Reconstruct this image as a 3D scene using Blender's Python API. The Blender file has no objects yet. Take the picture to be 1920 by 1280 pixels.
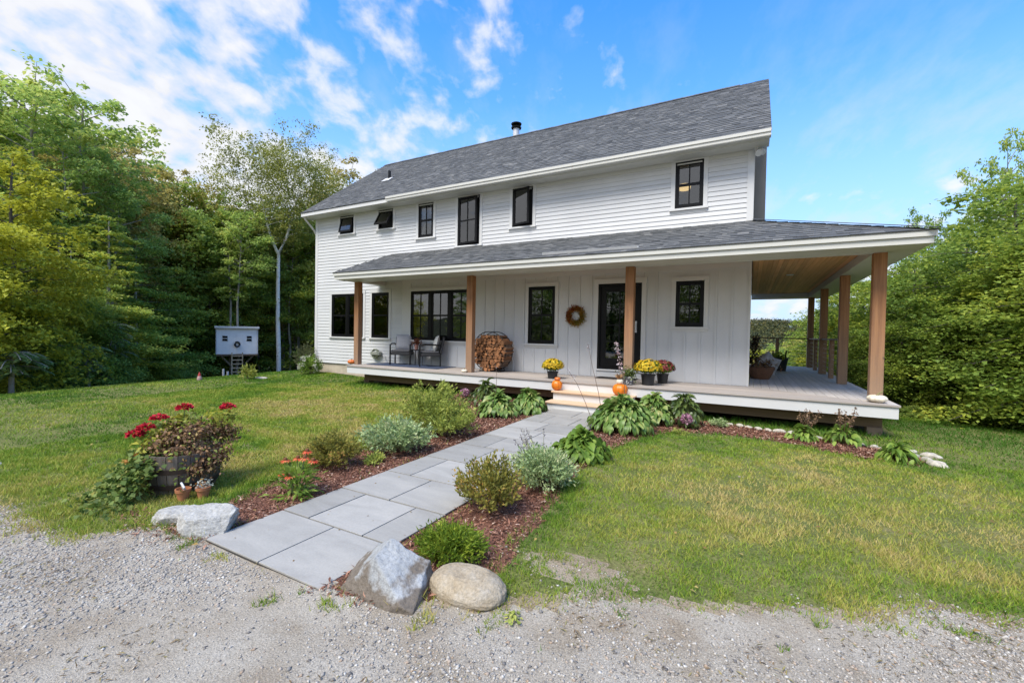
import bpy, math, random
import numpy as np
from mathutils import Vector, Matrix
PI = math.pi
S = bpy.context.scene
COL = S.collection

# ------------------------------------------------------------------ camera, sky, sun, exposure
CAM_R = ((0.87809227, -0.02535823, 0.47781892), (0.47814371, 0.00844397, -0.87824102), (0.01823594, 0.99964277, 0.01953946))
cam = bpy.data.cameras.new('camera')
cam.sensor_width = 36.0
cam.lens = 820.44 / 1920 * 36.0
cam.clip_start = 0.05
cam.clip_end = 6000
camo = bpy.data.objects.new('camera', cam)
COL.objects.link(camo)
camo.matrix_world = Matrix.Translation((0, 0, 1.0)) @ Matrix(CAM_R).to_4x4()
S.camera = camo

SUN_DIR = Vector((-0.08, -0.56, 0.83)).normalized()          # towards the sun
world = bpy.data.worlds.new('World')
S.world = world
world.use_nodes = True
wn, wl = world.node_tree.nodes, world.node_tree.links
wn.clear()


def N(nodes, t, **kw):
    n = nodes.new(t)
    for k, v in kw.items():
        if k.startswith('i_'):
            n.inputs[k[2:].replace('_', ' ')].default_value = v
        elif k.startswith('n_'):
            n.inputs[int(k[2:])].default_value = v
        else:
            setattr(n, k, v)
    return n


def ramp(nodes, stops, interp='LINEAR'):
    r = nodes.new('ShaderNodeValToRGB')
    r.color_ramp.interpolation = interp
    els = r.color_ramp.elements
    while len(els) > len(stops):
        els.remove(els[-1])
    while len(els) < len(stops):
        els.new(1.0)
    for e, (p, c) in zip(els, stops):
        e.position = p
        e.color = (c[0], c[1], c[2], 1) if hasattr(c, '__len__') else (c, c, c, 1)
    return r


def build_world():
    n, l = wn, wl
    out = n.new('ShaderNodeOutputWorld')
    bg = n.new('ShaderNodeBackground')
    bg.inputs['Strength'].default_value = 0.11
    sky = n.new('ShaderNodeTexSky')
    sky.sky_type = 'NISHITA'
    sky.sun_disc = False
    sky.sun_elevation = math.asin(SUN_DIR.z)
    sky.sun_rotation = math.atan2(SUN_DIR.x, SUN_DIR.y)
    sky.air_density = 1.0
    sky.dust_density = 0.4
    sky.ozone_density = 2.2
    tint = N(n, 'ShaderNodeMixRGB', blend_type='MULTIPLY', n_0=1.0)
    tint.inputs[2].default_value = SKY_TINT
    l.new(sky.outputs[0], tint.inputs[1])
    tc = n.new('ShaderNodeTexCoord')
    sep = n.new('ShaderNodeSeparateXYZ')
    l.new(tc.outputs['Generated'], sep.inputs[0])

    def M(op, a, b=None, clamp=False):
        m = n.new('ShaderNodeMath')
        m.operation = op
        m.use_clamp = clamp
        for i, v in enumerate((a, b)):
            if v is None:
                continue
            if hasattr(v, 'is_linked'):
                l.new(v, m.inputs[i])
            else:
                m.inputs[i].default_value = v
        return m.outputs[0]

    def V3(a, b, c=0.0):
        q = n.new('ShaderNodeCombineXYZ')
        for i, v in enumerate((a, b, c)):
            if hasattr(v, 'is_linked'):
                l.new(v, q.inputs[i])
            else:
                q.inputs[i].default_value = v
        return q.outputs[0]

    def noise(vec, sc, det, ro, di=0.0):
        q = N(n, 'ShaderNodeTexNoise', i_Scale=sc, i_Detail=det, i_Roughness=ro, i_Distortion=di)
        l.new(vec, q.inputs['Vector'])
        return q.outputs[0]
    # the cloud deck: directions spread on a plane overhead, turned so that its bands run down to the right
    zc = M('ADD', M('MAXIMUM', sep.outputs[2], 0.0), 0.42)
    px, py = M('DIVIDE', sep.outputs[0], zc), M('DIVIDE', sep.outputs[1], zc)
    ca, sa = math.cos(math.radians(CLOUD_ROT)), math.sin(math.radians(CLOUD_ROT))
    a = M('ADD', M('MULTIPLY', px, ca), M('MULTIPLY', py, sa))
    b = M('SUBTRACT', M('MULTIPLY', py, ca), M('MULTIPLY', px, sa))
    big = noise(V3(M('MULTIPLY', a, 0.7), b, 8.3), 1.9, 3.0, 0.5, 0.2)
    puff = noise(V3(M('MULTIPLY', a, 0.85), b, 14.9), 11.5, 8.0, 0.50, 0.25)
    fine = noise(V3(M('MULTIPLY', a, 0.8), b, 4.4), 24.0, 5.0, 0.6)
    # denser left, clear right; unseen cloud behind the viewer added for neutral front light
    hyp = M('SQRT', M('ADD', M('ADD', M('MULTIPLY', sep.outputs[0], sep.outputs[0]), M('MULTIPLY', sep.outputs[1], sep.outputs[1])), 0.0004))
    lefty = M('ADD', M('DIVIDE', M('MULTIPLY', sep.outputs[0], -1.0), hyp), M('MULTIPLY', M('MINIMUM', sep.outputs[1], 0.0), -3.0))
    lr = ramp(n, [(0.0, 0.06), (0.20, 0.12), (0.42, 0.34), (0.53, 0.60), (0.66, 0.72), (0.82, 0.75), (1.0, 0.84)])
    l.new(lefty, lr.inputs[0])
    dens = M('ADD', M('ADD', M('MULTIPLY', big, 0.34), M('MULTIPLY', puff, 0.52)), M('MULTIPLY', fine, 0.14))
    dens = M('ADD', dens, M('MULTIPLY', M('SUBTRACT', lr.outputs[0], 0.66), 0.26))
    hz = ramp(n, [(0.0, 0.17), (0.18, 0.11), (0.36, 0.02), (0.5, 0.0)])          # thin cloud low down
    l.new(sep.outputs[2], hz.inputs[0])
    dens = M('ADD', dens, hz.outputs[0])
    cr = ramp(n, [(0.45, 0.0), (0.49, 0.22), (0.54, 0.70), (0.60, 1.0)])
    l.new(dens, cr.inputs[0])
    body = ramp(n, [(0.45, [c * .86 for c in CLOUD_COL[:3]]), (0.66, CLOUD_COL[:3])])
    l.new(M('ADD', M('MULTIPLY', puff, .6), M('MULTIPLY', dens, .45)), body.inputs[0])
    haze = ramp(n, [(0.0, 1.0), (0.10, 0.92), (0.28, 0.48), (0.46, 0.10), (0.6, 0.0)])     # paler air towards the horizon
    l.new(sep.outputs[2], haze.inputs[0])
    m0 = n.new('ShaderNodeMixRGB')
    l.new(haze.outputs[0], m0.inputs[0])
    l.new(tint.outputs[0], m0.inputs[1])
    m0.inputs[2].default_value = (4.2, 5.4, 7.2, 1)
    mix = n.new('ShaderNodeMixRGB')
    veil = ramp(n, [(0.50, 0.0), (0.70, 0.18)])                        # thin high veil, mostly low down
    l.new(noise(V3(M('MULTIPLY', a, 1.0), M('MULTIPLY', b, 1.6), 6.1), 5.5, 7.0, 0.62), veil.inputs[0])
    vlow = ramp(n, [(0.0, 2.4), (0.25, 1.7), (0.5, 0.45), (0.8, 0.3)])
    l.new(sep.outputs[2], vlow.inputs[0])
    l.new(M('MAXIMUM', M('MULTIPLY', cr.outputs[0], 0.95), M('MULTIPLY', veil.outputs[0], vlow.outputs[0], True)), mix.inputs[0])
    l.new(m0.outputs[0], mix.inputs[1])
    l.new(body.outputs[0], mix.inputs[2])
    l.new(mix.outputs[0], bg.inputs[0])
    l.new(bg.outputs[0], out.inputs[0])


SKY_TINT = (0.55, 1.52, 2.38, 1)
CLOUD_COL = (5.95, 5.95, 6.05, 1)
CLOUD_ROT = 108
build_world()
sun = bpy.data.lights.new('sun', 'SUN')
sun.energy = 3.3
sun.angle = math.radians(26)
sun.color = (1.0, 0.94, 0.84)
suno = bpy.data.objects.new('sun', sun)
COL.objects.link(suno)
suno.rotation_euler = (-SUN_DIR).to_track_quat('-Z', 'Y').to_euler()
S.view_settings.view_transform = 'Standard'
S.view_settings.look = 'None'
S.view_settings.exposure = 0.6
S.view_settings.gamma = 1.0
S.cycles.use_denoising = True
S.cycles.max_bounces = 7
S.cycles.diffuse_bounces = 4
S.cycles.transparent_max_bounces = 12
S.cycles.caustics_reflective = False
S.cycles.caustics_refractive = False

# ------------------------------------------------------------------ helpers


def tag(o, label=None, cat=None, group=None, kind=None):
    if label: o['label'] = label
    if cat: o['category'] = cat
    if group: o['group'] = group
    if kind: o['kind'] = kind
    return o


def empty(name, loc=(0, 0, 0), rz=0.0, sc=1.0, **kw):
    o = bpy.data.objects.new(name, None)
    COL.objects.link(o)
    o.location = loc
    o.rotation_euler = (0, 0, rz)
    o.scale = (sc, sc, sc)
    o.empty_display_size = 0.2
    return tag(o, **kw)


def copy_tree(o, parent=None):
    c = o.copy()
    COL.objects.link(c)
    if parent is not None:
        c.parent = parent
    for ch in list(o.children):
        copy_tree(ch, c)
    return c


def link_mesh(name, me, mat=None, parent=None, smooth=False):
    o = bpy.data.objects.new(name, me)
    COL.objects.link(o)
    if mat is not None:
        me.materials.append(mat)
    if parent is not None:
        o.parent = parent
    if smooth:
        me.polygons.foreach_set('use_smooth', np.ones(len(me.polygons), bool))
    return o


def np_mesh(name, V, F, rnd=None):
    """V (n,3), F (m,k) -> mesh; rnd: one value per face"""
    V = np.ascontiguousarray(V, np.float32).reshape(-1, 3)
    F = np.ascontiguousarray(F, np.int32)
    m, k = F.shape
    me = bpy.data.meshes.new(name)
    me.vertices.add(len(V))
    me.vertices.foreach_set('co', V.ravel())
    me.loops.add(m * k)
    me.loops.foreach_set('vertex_index', F.ravel())
    me.polygons.add(m)
    me.polygons.foreach_set('loop_start', np.arange(0, m * k, k, dtype=np.int32))
    me.update(calc_edges=True)
    if rnd is not None:
        at = me.attributes.new('rnd', 'FLOAT', 'FACE')
        at.data.foreach_set('value', np.ascontiguousarray(rnd, np.float32))
    return me


class MB:
    """collects boxes, tubes, lathes ... and links them as ONE mesh object"""

    def __init__(s):
        s.v, s.f, s.r = [], [], []

    def face(s, pts, r=None):
        b = len(s.v)
        s.v += [tuple(p) for p in pts]
        s.f.append(tuple(range(b, b + len(pts))))
        s.r.append(random.random() if r is None else r)

    def box(s, x0, x1, y0, y1, z0, z1, r=None, M=None, bev=0.0):
        r = random.random() if r is None else r
        if bev:
            c = bev
            b = len(s.v)
            P = []
            for z, i in ((z0, c), (z0 + c, 0), (z1 - c, 0), (z1, c)):
                xa, xb, ya, yb = x0 + i, x1 - i, y0 + i, y1 - i
                k = c
                P += [(xa + k, ya, z), (xb - k, ya, z), (xb, ya + k, z), (xb, yb - k, z), (xb - k, yb, z), (xa + k, yb, z), (xa, yb - k, z), (xa, ya + k, z)]
            if M is not None: P = [M @ Vector(p) for p in P]
            s.v += [tuple(p) for p in P]
            s.f.append(tuple(b + i for i in range(7, -1, -1)))
            s.f.append(tuple(b + 24 + i for i in range(8)))
            for q in range(3):
                for i in range(8):
                    j = (i + 1) % 8
                    s.f.append((b + q * 8 + i, b + q * 8 + j, b + q * 8 + 8 + j, b + q * 8 + 8 + i))
            s.r += [r] * 26
            return
        P = [(x0, y0, z0), (x1, y0, z0), (x1, y1, z0), (x0, y1, z0), (x0, y0, z1), (x1, y0, z1), (x1, y1, z1), (x0, y1, z1)]
        if M is not None: P = [M @ Vector(p) for p in P]
        b = len(s.v)
        s.v += [tuple(p) for p in P]
        for q in ((0, 3, 2, 1), (4, 5, 6, 7), (0, 1, 5, 4), (1, 2, 6, 5), (2, 3, 7, 6), (3, 0, 4, 7)):
            s.f.append(tuple(b + i for i in q))
            s.r.append(r)

    def tube(s, pts, rad, n=8, r=None, cap=True):
        r = random.random() if r is None else r
        pts = [Vector(p) for p in pts]
        rad = rad if hasattr(rad, '__len__') else [rad] * len(pts)
        b = len(s.v)
        for i, p in enumerate(pts):
            d = (pts[min(i + 1, len(pts) - 1)] - pts[max(i - 1, 0)]).normalized()
            a = Vector((0, 0, 1)) if abs(d.z) < 0.9 else Vector((1, 0, 0))
            u = d.cross(a).normalized()
            w = d.cross(u)
            for k in range(n):
                t = 2 * PI * k / n
                s.v.append(tuple(p + (u * math.cos(t) + w * math.sin(t)) * rad[i]))
        for i in range(len(pts) - 1):
            for k in range(n):
                j = (k + 1) % n
                s.f.append((b + i * n + k, b + i * n + j, b + (i + 1) * n + j, b + (i + 1) * n + k))
                s.r.append(r)
        if cap:
            s.f.append(tuple(b + k for k in range(n))); s.r.append(r)
            e = b + (len(pts) - 1) * n
            s.f.append(tuple(e + k for k in range(n - 1, -1, -1))); s.r.append(r)

    def lathe(s, prof, n=24, c=(0, 0, 0), r=None, wob=None, close=True):
        """prof: list of (radius, z)"""
        r = random.random() if r is None else r
        b = len(s.v)
        for (q, z) in prof:
            for k in range(n):
                t = 2 * PI * k / n
                f = wob(t, z) if wob else 1.0
                s.v.append((c[0] + q * f * math.cos(t), c[1] + q * f * math.sin(t), c[2] + z))
        for i in range(len(prof) - 1):
            for k in range(n):
                j = (k + 1) % n
                s.f.append((b + i * n + k, b + i * n + j, b + (i + 1) * n + j, b + (i + 1) * n + k))
                s.r.append(r)
        if close:
            s.f.append(tuple(b + k for k in range(n - 1, -1, -1))); s.r.append(r)
            e = b + (len(prof) - 1) * n
            s.f.append(tuple(e + k for k in range(n))); s.r.append(r)

    def build(s, name, mat, parent=None, smooth=False):
        me = bpy.data.meshes.new(name)
        me.from_pydata(s.v, [], s.f)
        at = me.attributes.new('rnd', 'FLOAT', 'FACE')
        at.data.foreach_set('value', np.array(s.r, np.float32))
        me.update()
        o = link_mesh(name, me, mat, parent)
        if smooth:
            me.polygons.foreach_set('use_smooth', np.ones(len(me.polygons), bool))
            try:
                me.set_sharp_from_angle(angle=math.radians(40))
            except Exception:
                pass
        return o


# ---- value noise in numpy
_rngl = np.random.RandomState(5)
_LAT = _rngl.rand(256, 256)


def vnoise(x, y, sc=1.0, seed=0):
    x = np.asarray(x, float) * sc + seed * 17.31
    y = np.asarray(y, float) * sc + seed * 7.77
    xi, yi = np.floor(x).astype(int), np.floor(y).astype(int)
    fx, fy = x - xi, y - yi
    fx, fy = fx * fx * (3 - 2 * fx), fy * fy * (3 - 2 * fy)
    g = lambda i, j: _LAT[i % 256, j % 256]
    return (g(xi, yi) * (1 - fx) + g(xi + 1, yi) * fx) * (1 - fy) + (g(xi, yi + 1) * (1 - fx) + g(xi + 1, yi + 1) * fx) * fy


def fbm(x, y, sc=1.0, seed=0, o=4):
    t, a, s_ = 0, 0.5, 0
    for k in range(o):
        t = t + a * vnoise(x, y, sc * 2 ** k, seed + k * 3)
        s_ += a
        a *= 0.5
    return t / s_


# ------------------------------------------------------------------ materials
MATS = {}


def newmat(name):
    m = bpy.data.materials.new(name)
    m.use_nodes = True
    n, l = m.node_tree.nodes, m.node_tree.links
    n.clear()
    out = n.new('ShaderNodeOutputMaterial')
    p = n.new('ShaderNodeBsdfPrincipled')
    l.new(p.outputs[0], out.inputs[0])
    MATS[name] = m
    return m, n, l, p, out


def plain(name, col, rough=0.6, metal=0.0, var=0.12, sc=6.0, bump=0.0, bsc=40.0, spec=0.5, rnd=0.0):
    """colour with gentle blotches, optional fine bump and per-face random brightness"""
    m, n, l, p, out = newmat(name)
    tc = n.new('ShaderNodeTexCoord')
    nz = N(n, 'ShaderNodeTexNoise', i_Scale=sc, i_Detail=5.0, i_Roughness=0.6)
    l.new(tc.outputs['Object'], nz.inputs['Vector'])
    r = ramp(n, [(0.3, [c * (1 - var) for c in col]), (0.7, [min(1, c * (1 + var)) for c in col])])
    l.new(nz.outputs[0], r.inputs[0])
    last = r.outputs[0]
    if rnd:
        at = N(n, 'ShaderNodeAttribute', attribute_name='rnd')
        mr = N(n, 'ShaderNodeMapRange', n_3=1 - rnd, n_4=1 + rnd)
        l.new(at.outputs['Fac'], mr.inputs[0])
        mx = N(n, 'ShaderNodeMixRGB', blend_type='MULTIPLY', n_0=1.0)
        l.new(last, mx.inputs[1])
        l.new(mr.outputs[0], mx.inputs[2])
        last = mx.outputs[0]
    l.new(last, p.inputs['Base Color'])
    p.inputs['Roughness'].default_value = rough
    p.inputs['Metallic'].default_value = metal
    p.inputs['Specular IOR Level'].default_value = spec
    if bump:
        nb = N(n, 'ShaderNodeTexNoise', i_Scale=bsc, i_Detail=6.0, i_Roughness=0.65)
        l.new(tc.outputs['Object'], nb.inputs['Vector'])
        b = N(n, 'ShaderNodeBump', i_Strength=bump, i_Distance=0.02)
        l.new(nb.outputs[0], b.inputs['Height'])
        l.new(b.outputs[0], p.inputs['Normal'])
    return m


def leafmat(name, stops, trans=0.42, rough=0.55, objv=0.35, spec=0.25, patch=0.0, psc=0.5):
    """foliage: colour ramp over the per-leaf random value, shifted per plant"""
    m, n, l, p, out = newmat(name)
    at = N(n, 'ShaderNodeAttribute', attribute_name='rnd')
    oi = n.new('ShaderNodeObjectInfo')
    a = N(n, 'ShaderNodeMath', operation='MULTIPLY', n_1=1 - objv)
    l.new(at.outputs['Fac'], a.inputs[0])
    b = N(n, 'ShaderNodeMath', operation='MULTIPLY_ADD', n_1=objv)
    l.new(oi.outputs['Random'], b.inputs[0])
    l.new(a.outputs[0], b.inputs[2])
    fac = b.outputs[0]
    if patch:
        tc = n.new('ShaderNodeTexCoord')
        nz = N(n, 'ShaderNodeTexNoise', i_Scale=psc, i_Detail=2.0)
        l.new(tc.outputs['Object'], nz.inputs['Vector'])
        c = N(n, 'ShaderNodeMath', operation='SUBTRACT', n_1=0.5)
        l.new(nz.outputs[0], c.inputs[0])
        d = N(n, 'ShaderNodeMath', operation='MULTIPLY_ADD', n_1=patch)
        l.new(c.outputs[0], d.inputs[0])
        l.new(fac, d.inputs[2])
        fac = d.outputs[0]
    r = ramp(n, stops)
    l.new(fac, r.inputs[0])
    l.new(r.outputs[0], p.inputs['Base Color'])
    p.inputs['Roughness'].default_value = rough
    p.inputs['Specular IOR Level'].default_value = spec
    t = n.new('ShaderNodeBsdfTranslucent')
    l.new(r.outputs[0], t.inputs[0])
    mx = n.new('ShaderNodeMixShader')
    mx.inputs[0].default_value = trans
    l.new(p.outputs[0], mx.inputs[1])
    l.new(t.outputs[0], mx.inputs[2])
    l.new(mx.outputs[0], out.inputs[0])
    return m


def woodmat(name, c1, c2, axis='X', rough=0.6, rnd=0.15, sc=1.0, weather_shade=None):
    m, n, l, p, out = newmat(name)
    tc = n.new('ShaderNodeTexCoord')
    mp = n.new('ShaderNodeMapping')
    st = {'X': (0.6, 14, 14), 'Y': (14, 0.6, 14), 'Z': (14, 14, 0.6)}[axis]
    mp.inputs['Scale'].default_value = [v * sc for v in st]
    l.new(tc.outputs['Object'], mp.inputs[0])
    nz = N(n, 'ShaderNodeTexNoise', i_Scale=2.0, i_Detail=7.0, i_Roughness=0.65, i_Distortion=0.4)
    l.new(mp.outputs[0], nz.inputs['Vector'])
    r = ramp(n, [(0.25, c1), (0.75, c2)])
    l.new(nz.outputs[0], r.inputs[0])
    at = N(n, 'ShaderNodeAttribute', attribute_name='rnd')
    mr = N(n, 'ShaderNodeMapRange', n_3=1 - rnd, n_4=1 + rnd)
    l.new(at.outputs['Fac'], mr.inputs[0])
    mx = N(n, 'ShaderNodeMixRGB', blend_type='MULTIPLY', n_0=1.0)
    l.new(r.outputs[0], mx.inputs[1])
    l.new(mr.outputs[0], mx.inputs[2])
    last = mx.outputs[0]
    if weather_shade is not None:
        vk = N(n, 'ShaderNodeTexVoronoi', i_Scale=2.3)
        l.new(tc.outputs['Object'], vk.inputs['Vector'])
        kr = ramp(n, [(0.03, (0.22, 0.16, 0.12)), (0.075, (1, 1, 1))])
        l.new(vk.outputs['Distance'], kr.inputs[0])
        mk = N(n, 'ShaderNodeMixRGB', blend_type='MULTIPLY', n_0=1.0)
        l.new(last, mk.inputs[1])
        l.new(kr.outputs[0], mk.inputs[2])
        last = mk.outputs[0]
    if weather_shade is not None:                       # rain-bleached lower part; browner top holds the eave shade in its colour
        sp = n.new('ShaderNodeSeparateXYZ')
        l.new(tc.outputs['Object'], sp.inputs[0])
        n3 = N(n, 'ShaderNodeTexNoise', i_Scale=1.7, i_Detail=4.0)
        l.new(tc.outputs['Object'], n3.inputs['Vector'])
        ad = N(n, 'ShaderNodeMath', operation='MULTIPLY_ADD', n_1=1.1)
        l.new(n3.outputs[0], ad.inputs[0])
        l.new(sp.outputs[2], ad.inputs[2])
        wr = N(n, 'ShaderNodeMapRange', n_1=weather_shade[0], n_2=weather_shade[1], n_3=0.75, n_4=0.0)
        l.new(ad.outputs[0], wr.inputs[0])
        m2 = N(n, 'ShaderNodeMixRGB')
        l.new(wr.outputs[0], m2.inputs[0])
        l.new(last, m2.inputs[1])
        m2.inputs[2].default_value = (*weather_shade[2], 1)
        last = m2.outputs[0]
    l.new(last, p.inputs['Base Color'])
    p.inputs['Roughness'].default_value = rough
    b = N(n, 'ShaderNodeBump', i_Strength=0.25, i_Distance=0.006)
    l.new(nz.outputs[0], b.inputs['Height'])
    l.new(b.outputs[0], p.inputs['Normal'])
    return m


def glassmat(name, tintc=(0.35, 0.37, 0.38), refl=0.06):
    m, n, l, p, out = newmat(name)
    n.remove(p)
    t = n.new('ShaderNodeBsdfTransparent')
    t.inputs[0].default_value = (*tintc, 1)
    g = n.new('ShaderNodeBsdfGlossy')
    g.inputs['Roughness'].default_value = 0.015
    tc = n.new('ShaderNodeTexCoord')
    nz = N(n, 'ShaderNodeTexNoise', i_Scale=2.2, i_Detail=1.0)
    l.new(tc.outputs['Object'], nz.inputs['Vector'])
    b = N(n, 'ShaderNodeBump', i_Strength=0.10, i_Distance=0.02)
    l.new(nz.outputs[0], b.inputs['Height'])
    l.new(b.outputs[0], g.inputs['Normal'])
    fr = N(n, 'ShaderNodeFresnel', i_IOR=1.5)
    ad = N(n, 'ShaderNodeMath', operation='ADD', n_1=refl)
    l.new(fr.outputs[0], ad.inputs[0])
    mx = n.new('ShaderNodeMixShader')
    l.new(ad.outputs[0], mx.inputs[0])
    l.new(t.outputs[0], mx.inputs[1])
    l.new(g.outputs[0], mx.inputs[2])
    l.new(mx.outputs[0], out.inputs[0])
    return m


def emitmat(name, col, st):
    m, n, l, p, out = newmat(name)
    p.inputs['Base Color'].default_value = (*col, 1)
    p.inputs['Emission Color'].default_value = (*col, 1)
    p.inputs['Emission Strength'].default_value = st
    return m


white = plain('white_paint', (0.585, 0.59, 0.60), 0.55, var=0.06, sc=0.9, bump=0.08, bsc=60, rnd=0.045)
trimw = plain('white_trim', (0.61, 0.61, 0.61), 0.5, var=0.03, sc=2.0)
cream = plain('cream_trim', (0.57, 0.565, 0.53), 0.5, var=0.03, sc=2.0)
black = plain('black_frame', (0.006, 0.006, 0.007), 0.4, var=0.2, spec=0.2)
glass = glassmat('window_glass', refl=0.10)
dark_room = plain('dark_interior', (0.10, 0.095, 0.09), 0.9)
concrete = plain('pale_concrete', (0.47, 0.41, 0.32), 0.9, var=0.15, sc=5, bump=0.3, bsc=50)
taupe = plain('taupe_board', (0.20, 0.185, 0.16), 0.7, var=0.06, sc=2)
metal = plain('steel_pipe', (0.60, 0.61, 0.63), 0.4, metal=0.25, var=0.05)
blackmetal = plain('black_metal', (0.008, 0.008, 0.009), 0.4, var=0.2, spec=0.25)
cedar = woodmat('cedar_post', (0.18, 0.068, 0.022), (0.42, 0.195, 0.075), 'Z', rnd=0.10, weather_shade=(0.2, 2.3, (0.29, 0.225, 0.17)))
ceilwood = woodmat('cedar_ceiling', (0.52, 0.24, 0.09), (0.70, 0.40, 0.19), 'Y', rnd=0.22)
deckx = woodmat('deck_boards', (0.30, 0.26, 0.23), (0.46, 0.41, 0.375), 'X', rough=0.75, rnd=0.10)
decky = woodmat('deck_boards_side', (0.40, 0.36, 0.33), (0.55, 0.51, 0.475), 'Y', rough=0.75, rnd=0.10)
newwood = woodmat('new_tread_wood', (0.55, 0.36, 0.22), (0.72, 0.52, 0.35), 'X', rnd=0.05)
darkwood = woodmat('dark_timber', (0.10, 0.065, 0.04), (0.22, 0.145, 0.09), 'X', rnd=0.1)
ladderwood = woodmat('ladder_wood', (0.42, 0.31, 0.19), (0.62, 0.48, 0.31), 'Z', rnd=0.1)
barrelwood = woodmat('barrel_wood', (0.065, 0.055, 0.047), (0.15, 0.125, 0.105), 'Z', rnd=0.25)


def shinglemat():
    m, n, l, p, out = newmat('asphalt_shingle')
    at = N(n, 'ShaderNodeAttribute', attribute_name='rnd')
    r = ramp(n, [(0.0, (0.045, 0.048, 0.052)), (0.35, (0.080, 0.084, 0.088)), (0.7, (0.115, 0.118, 0.121)), (1.0, (0.175, 0.175, 0.172))])
    l.new(at.outputs['Fac'], r.inputs[0])
    tc = n.new('ShaderNodeTexCoord')
    nz = N(n, 'ShaderNodeTexNoise', i_Scale=90.0, i_Detail=3.0)
    l.new(tc.outputs['Object'], nz.inputs['Vector'])
    r2 = ramp(n, [(0.3, 0.75), (0.7, 1.25)])
    l.new(nz.outputs[0], r2.inputs[0])
    mx = N(n, 'ShaderNodeMixRGB', blend_type='MULTIPLY', n_0=1.0)
    l.new(r.outputs[0], mx.inputs[1])
    l.new(r2.outputs[0], mx.inputs[2])
    l.new(mx.outputs[0], p.inputs['Base Color'])
    p.inputs['Roughness'].default_value = 0.9
    return m


shingle = shinglemat()


def rockmat(name, stops, sc=4.0, bump=0.6, fine=40.0, stain=None, speck=None):
    m, n, l, p, out = newmat(name)
    tc = n.new('ShaderNodeTexCoord')
    nz = N(n, 'ShaderNodeTexNoise', i_Scale=sc, i_Detail=9.0, i_Roughness=0.68, i_Distortion=0.5)
    l.new(tc.outputs['Object'], nz.inputs['Vector'])
    r = ramp(n, stops)
    l.new(nz.outputs[0], r.inputs[0])
    nf = N(n, 'ShaderNodeTexNoise', i_Scale=fine, i_Detail=6.0, i_Roughness=0.7)
    l.new(tc.outputs['Object'], nf.inputs['Vector'])
    rf = ramp(n, [(0.25, 0.55), (0.5, 0.98), (0.75, 1.30)])
    l.new(nf.outputs[0], rf.inputs[0])
    last = r.outputs[0]
    if stain:                                     # a mineral stain with a ragged upper edge
        zlo, zhi, col = stain
        sp = n.new('ShaderNodeSeparateXYZ')
        l.new(tc.outputs['Object'], sp.inputs[0])
        n4 = N(n, 'ShaderNodeTexNoise', i_Scale=7.0, i_Detail=6.0)
        l.new(tc.outputs['Object'], n4.inputs['Vector'])
        ad = N(n, 'ShaderNodeMath', operation='MULTIPLY_ADD', n_1=0.40)
        l.new(n4.outputs[0], ad.inputs[0])
        l.new(sp.outputs[2], ad.inputs[2])
        wr = N(n, 'ShaderNodeMapRange', n_1=zlo, n_2=zhi, n_3=0.88, n_4=0.0)
        l.new(ad.outputs[0], wr.inputs[0])
        m2 = N(n, 'ShaderNodeMixRGB')
        l.new(wr.outputs[0], m2.inputs[0])
        l.new(last, m2.inputs[1])
        m2.inputs[2].default_value = (*col, 1)
        last = m2.outputs[0]
    mx = N(n, 'ShaderNodeMixRGB', blend_type='MULTIPLY', n_0=1.0)
    l.new(last, mx.inputs[1])
    l.new(rf.outputs[0], mx.inputs[2])
    last = mx.outputs[0]
    l.new(last, p.inputs['Base Color'])
    p.inputs['Roughness'].default_value = 0.85
    b = N(n, 'ShaderNodeBump', i_Strength=bump, i_Distance=0.012)
    ad2 = N(n, 'ShaderNodeMath', operation='ADD')
    l.new(nz.outputs[0], ad2.inputs[0])
    l.new(nf.outputs[0], ad2.inputs[1])
    l.new(ad2.outputs[0], b.inputs['Height'])
    l.new(b.outputs[0], p.inputs['Normal'])
    return m


def groundmat(name, stops, sc=3.0, fine=(60.0, 0.35), bump=0.5, extra=None, dist=0.01):
    m, n, l, p, out = newmat(name)
    tc = n.new('ShaderNodeTexCoord')
    nz = N(n, 'ShaderNodeTexNoise', i_Scale=sc, i_Detail=7.0, i_Roughness=0.62)
    l.new(tc.outputs['Object'], nz.inputs['Vector'])
    r = ramp(n, stops)
    l.new(nz.outputs[0], r.inputs[0])
    nf = N(n, 'ShaderNodeTexNoise', i_Scale=fine[0], i_Detail=4.0, i_Roughness=0.7)
    l.new(tc.outputs['Object'], nf.inputs['Vector'])
    rf = ramp(n, [(0.3, 1 - fine[1]), (0.7, 1 + fine[1])])
    l.new(nf.outputs[0], rf.inputs[0])
    mx = N(n, 'ShaderNodeMixRGB', blend_type='MULTIPLY', n_0=1.0)
    l.new(r.outputs[0], mx.inputs[1])
    l.new(rf.outputs[0], mx.inputs[2])
    l.new(mx.outputs[0], p.inputs['Base Color'])
    p.inputs['Roughness'].default_value = 0.95
    p.inputs['Specular IOR Level'].default_value = 0.2
    b = N(n, 'ShaderNodeBump', i_Strength=bump, i_Distance=dist)
    l.new(nf.outputs[0], b.inputs['Height'])
    l.new(b.outputs[0], p.inputs['Normal'])
    return m


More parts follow.
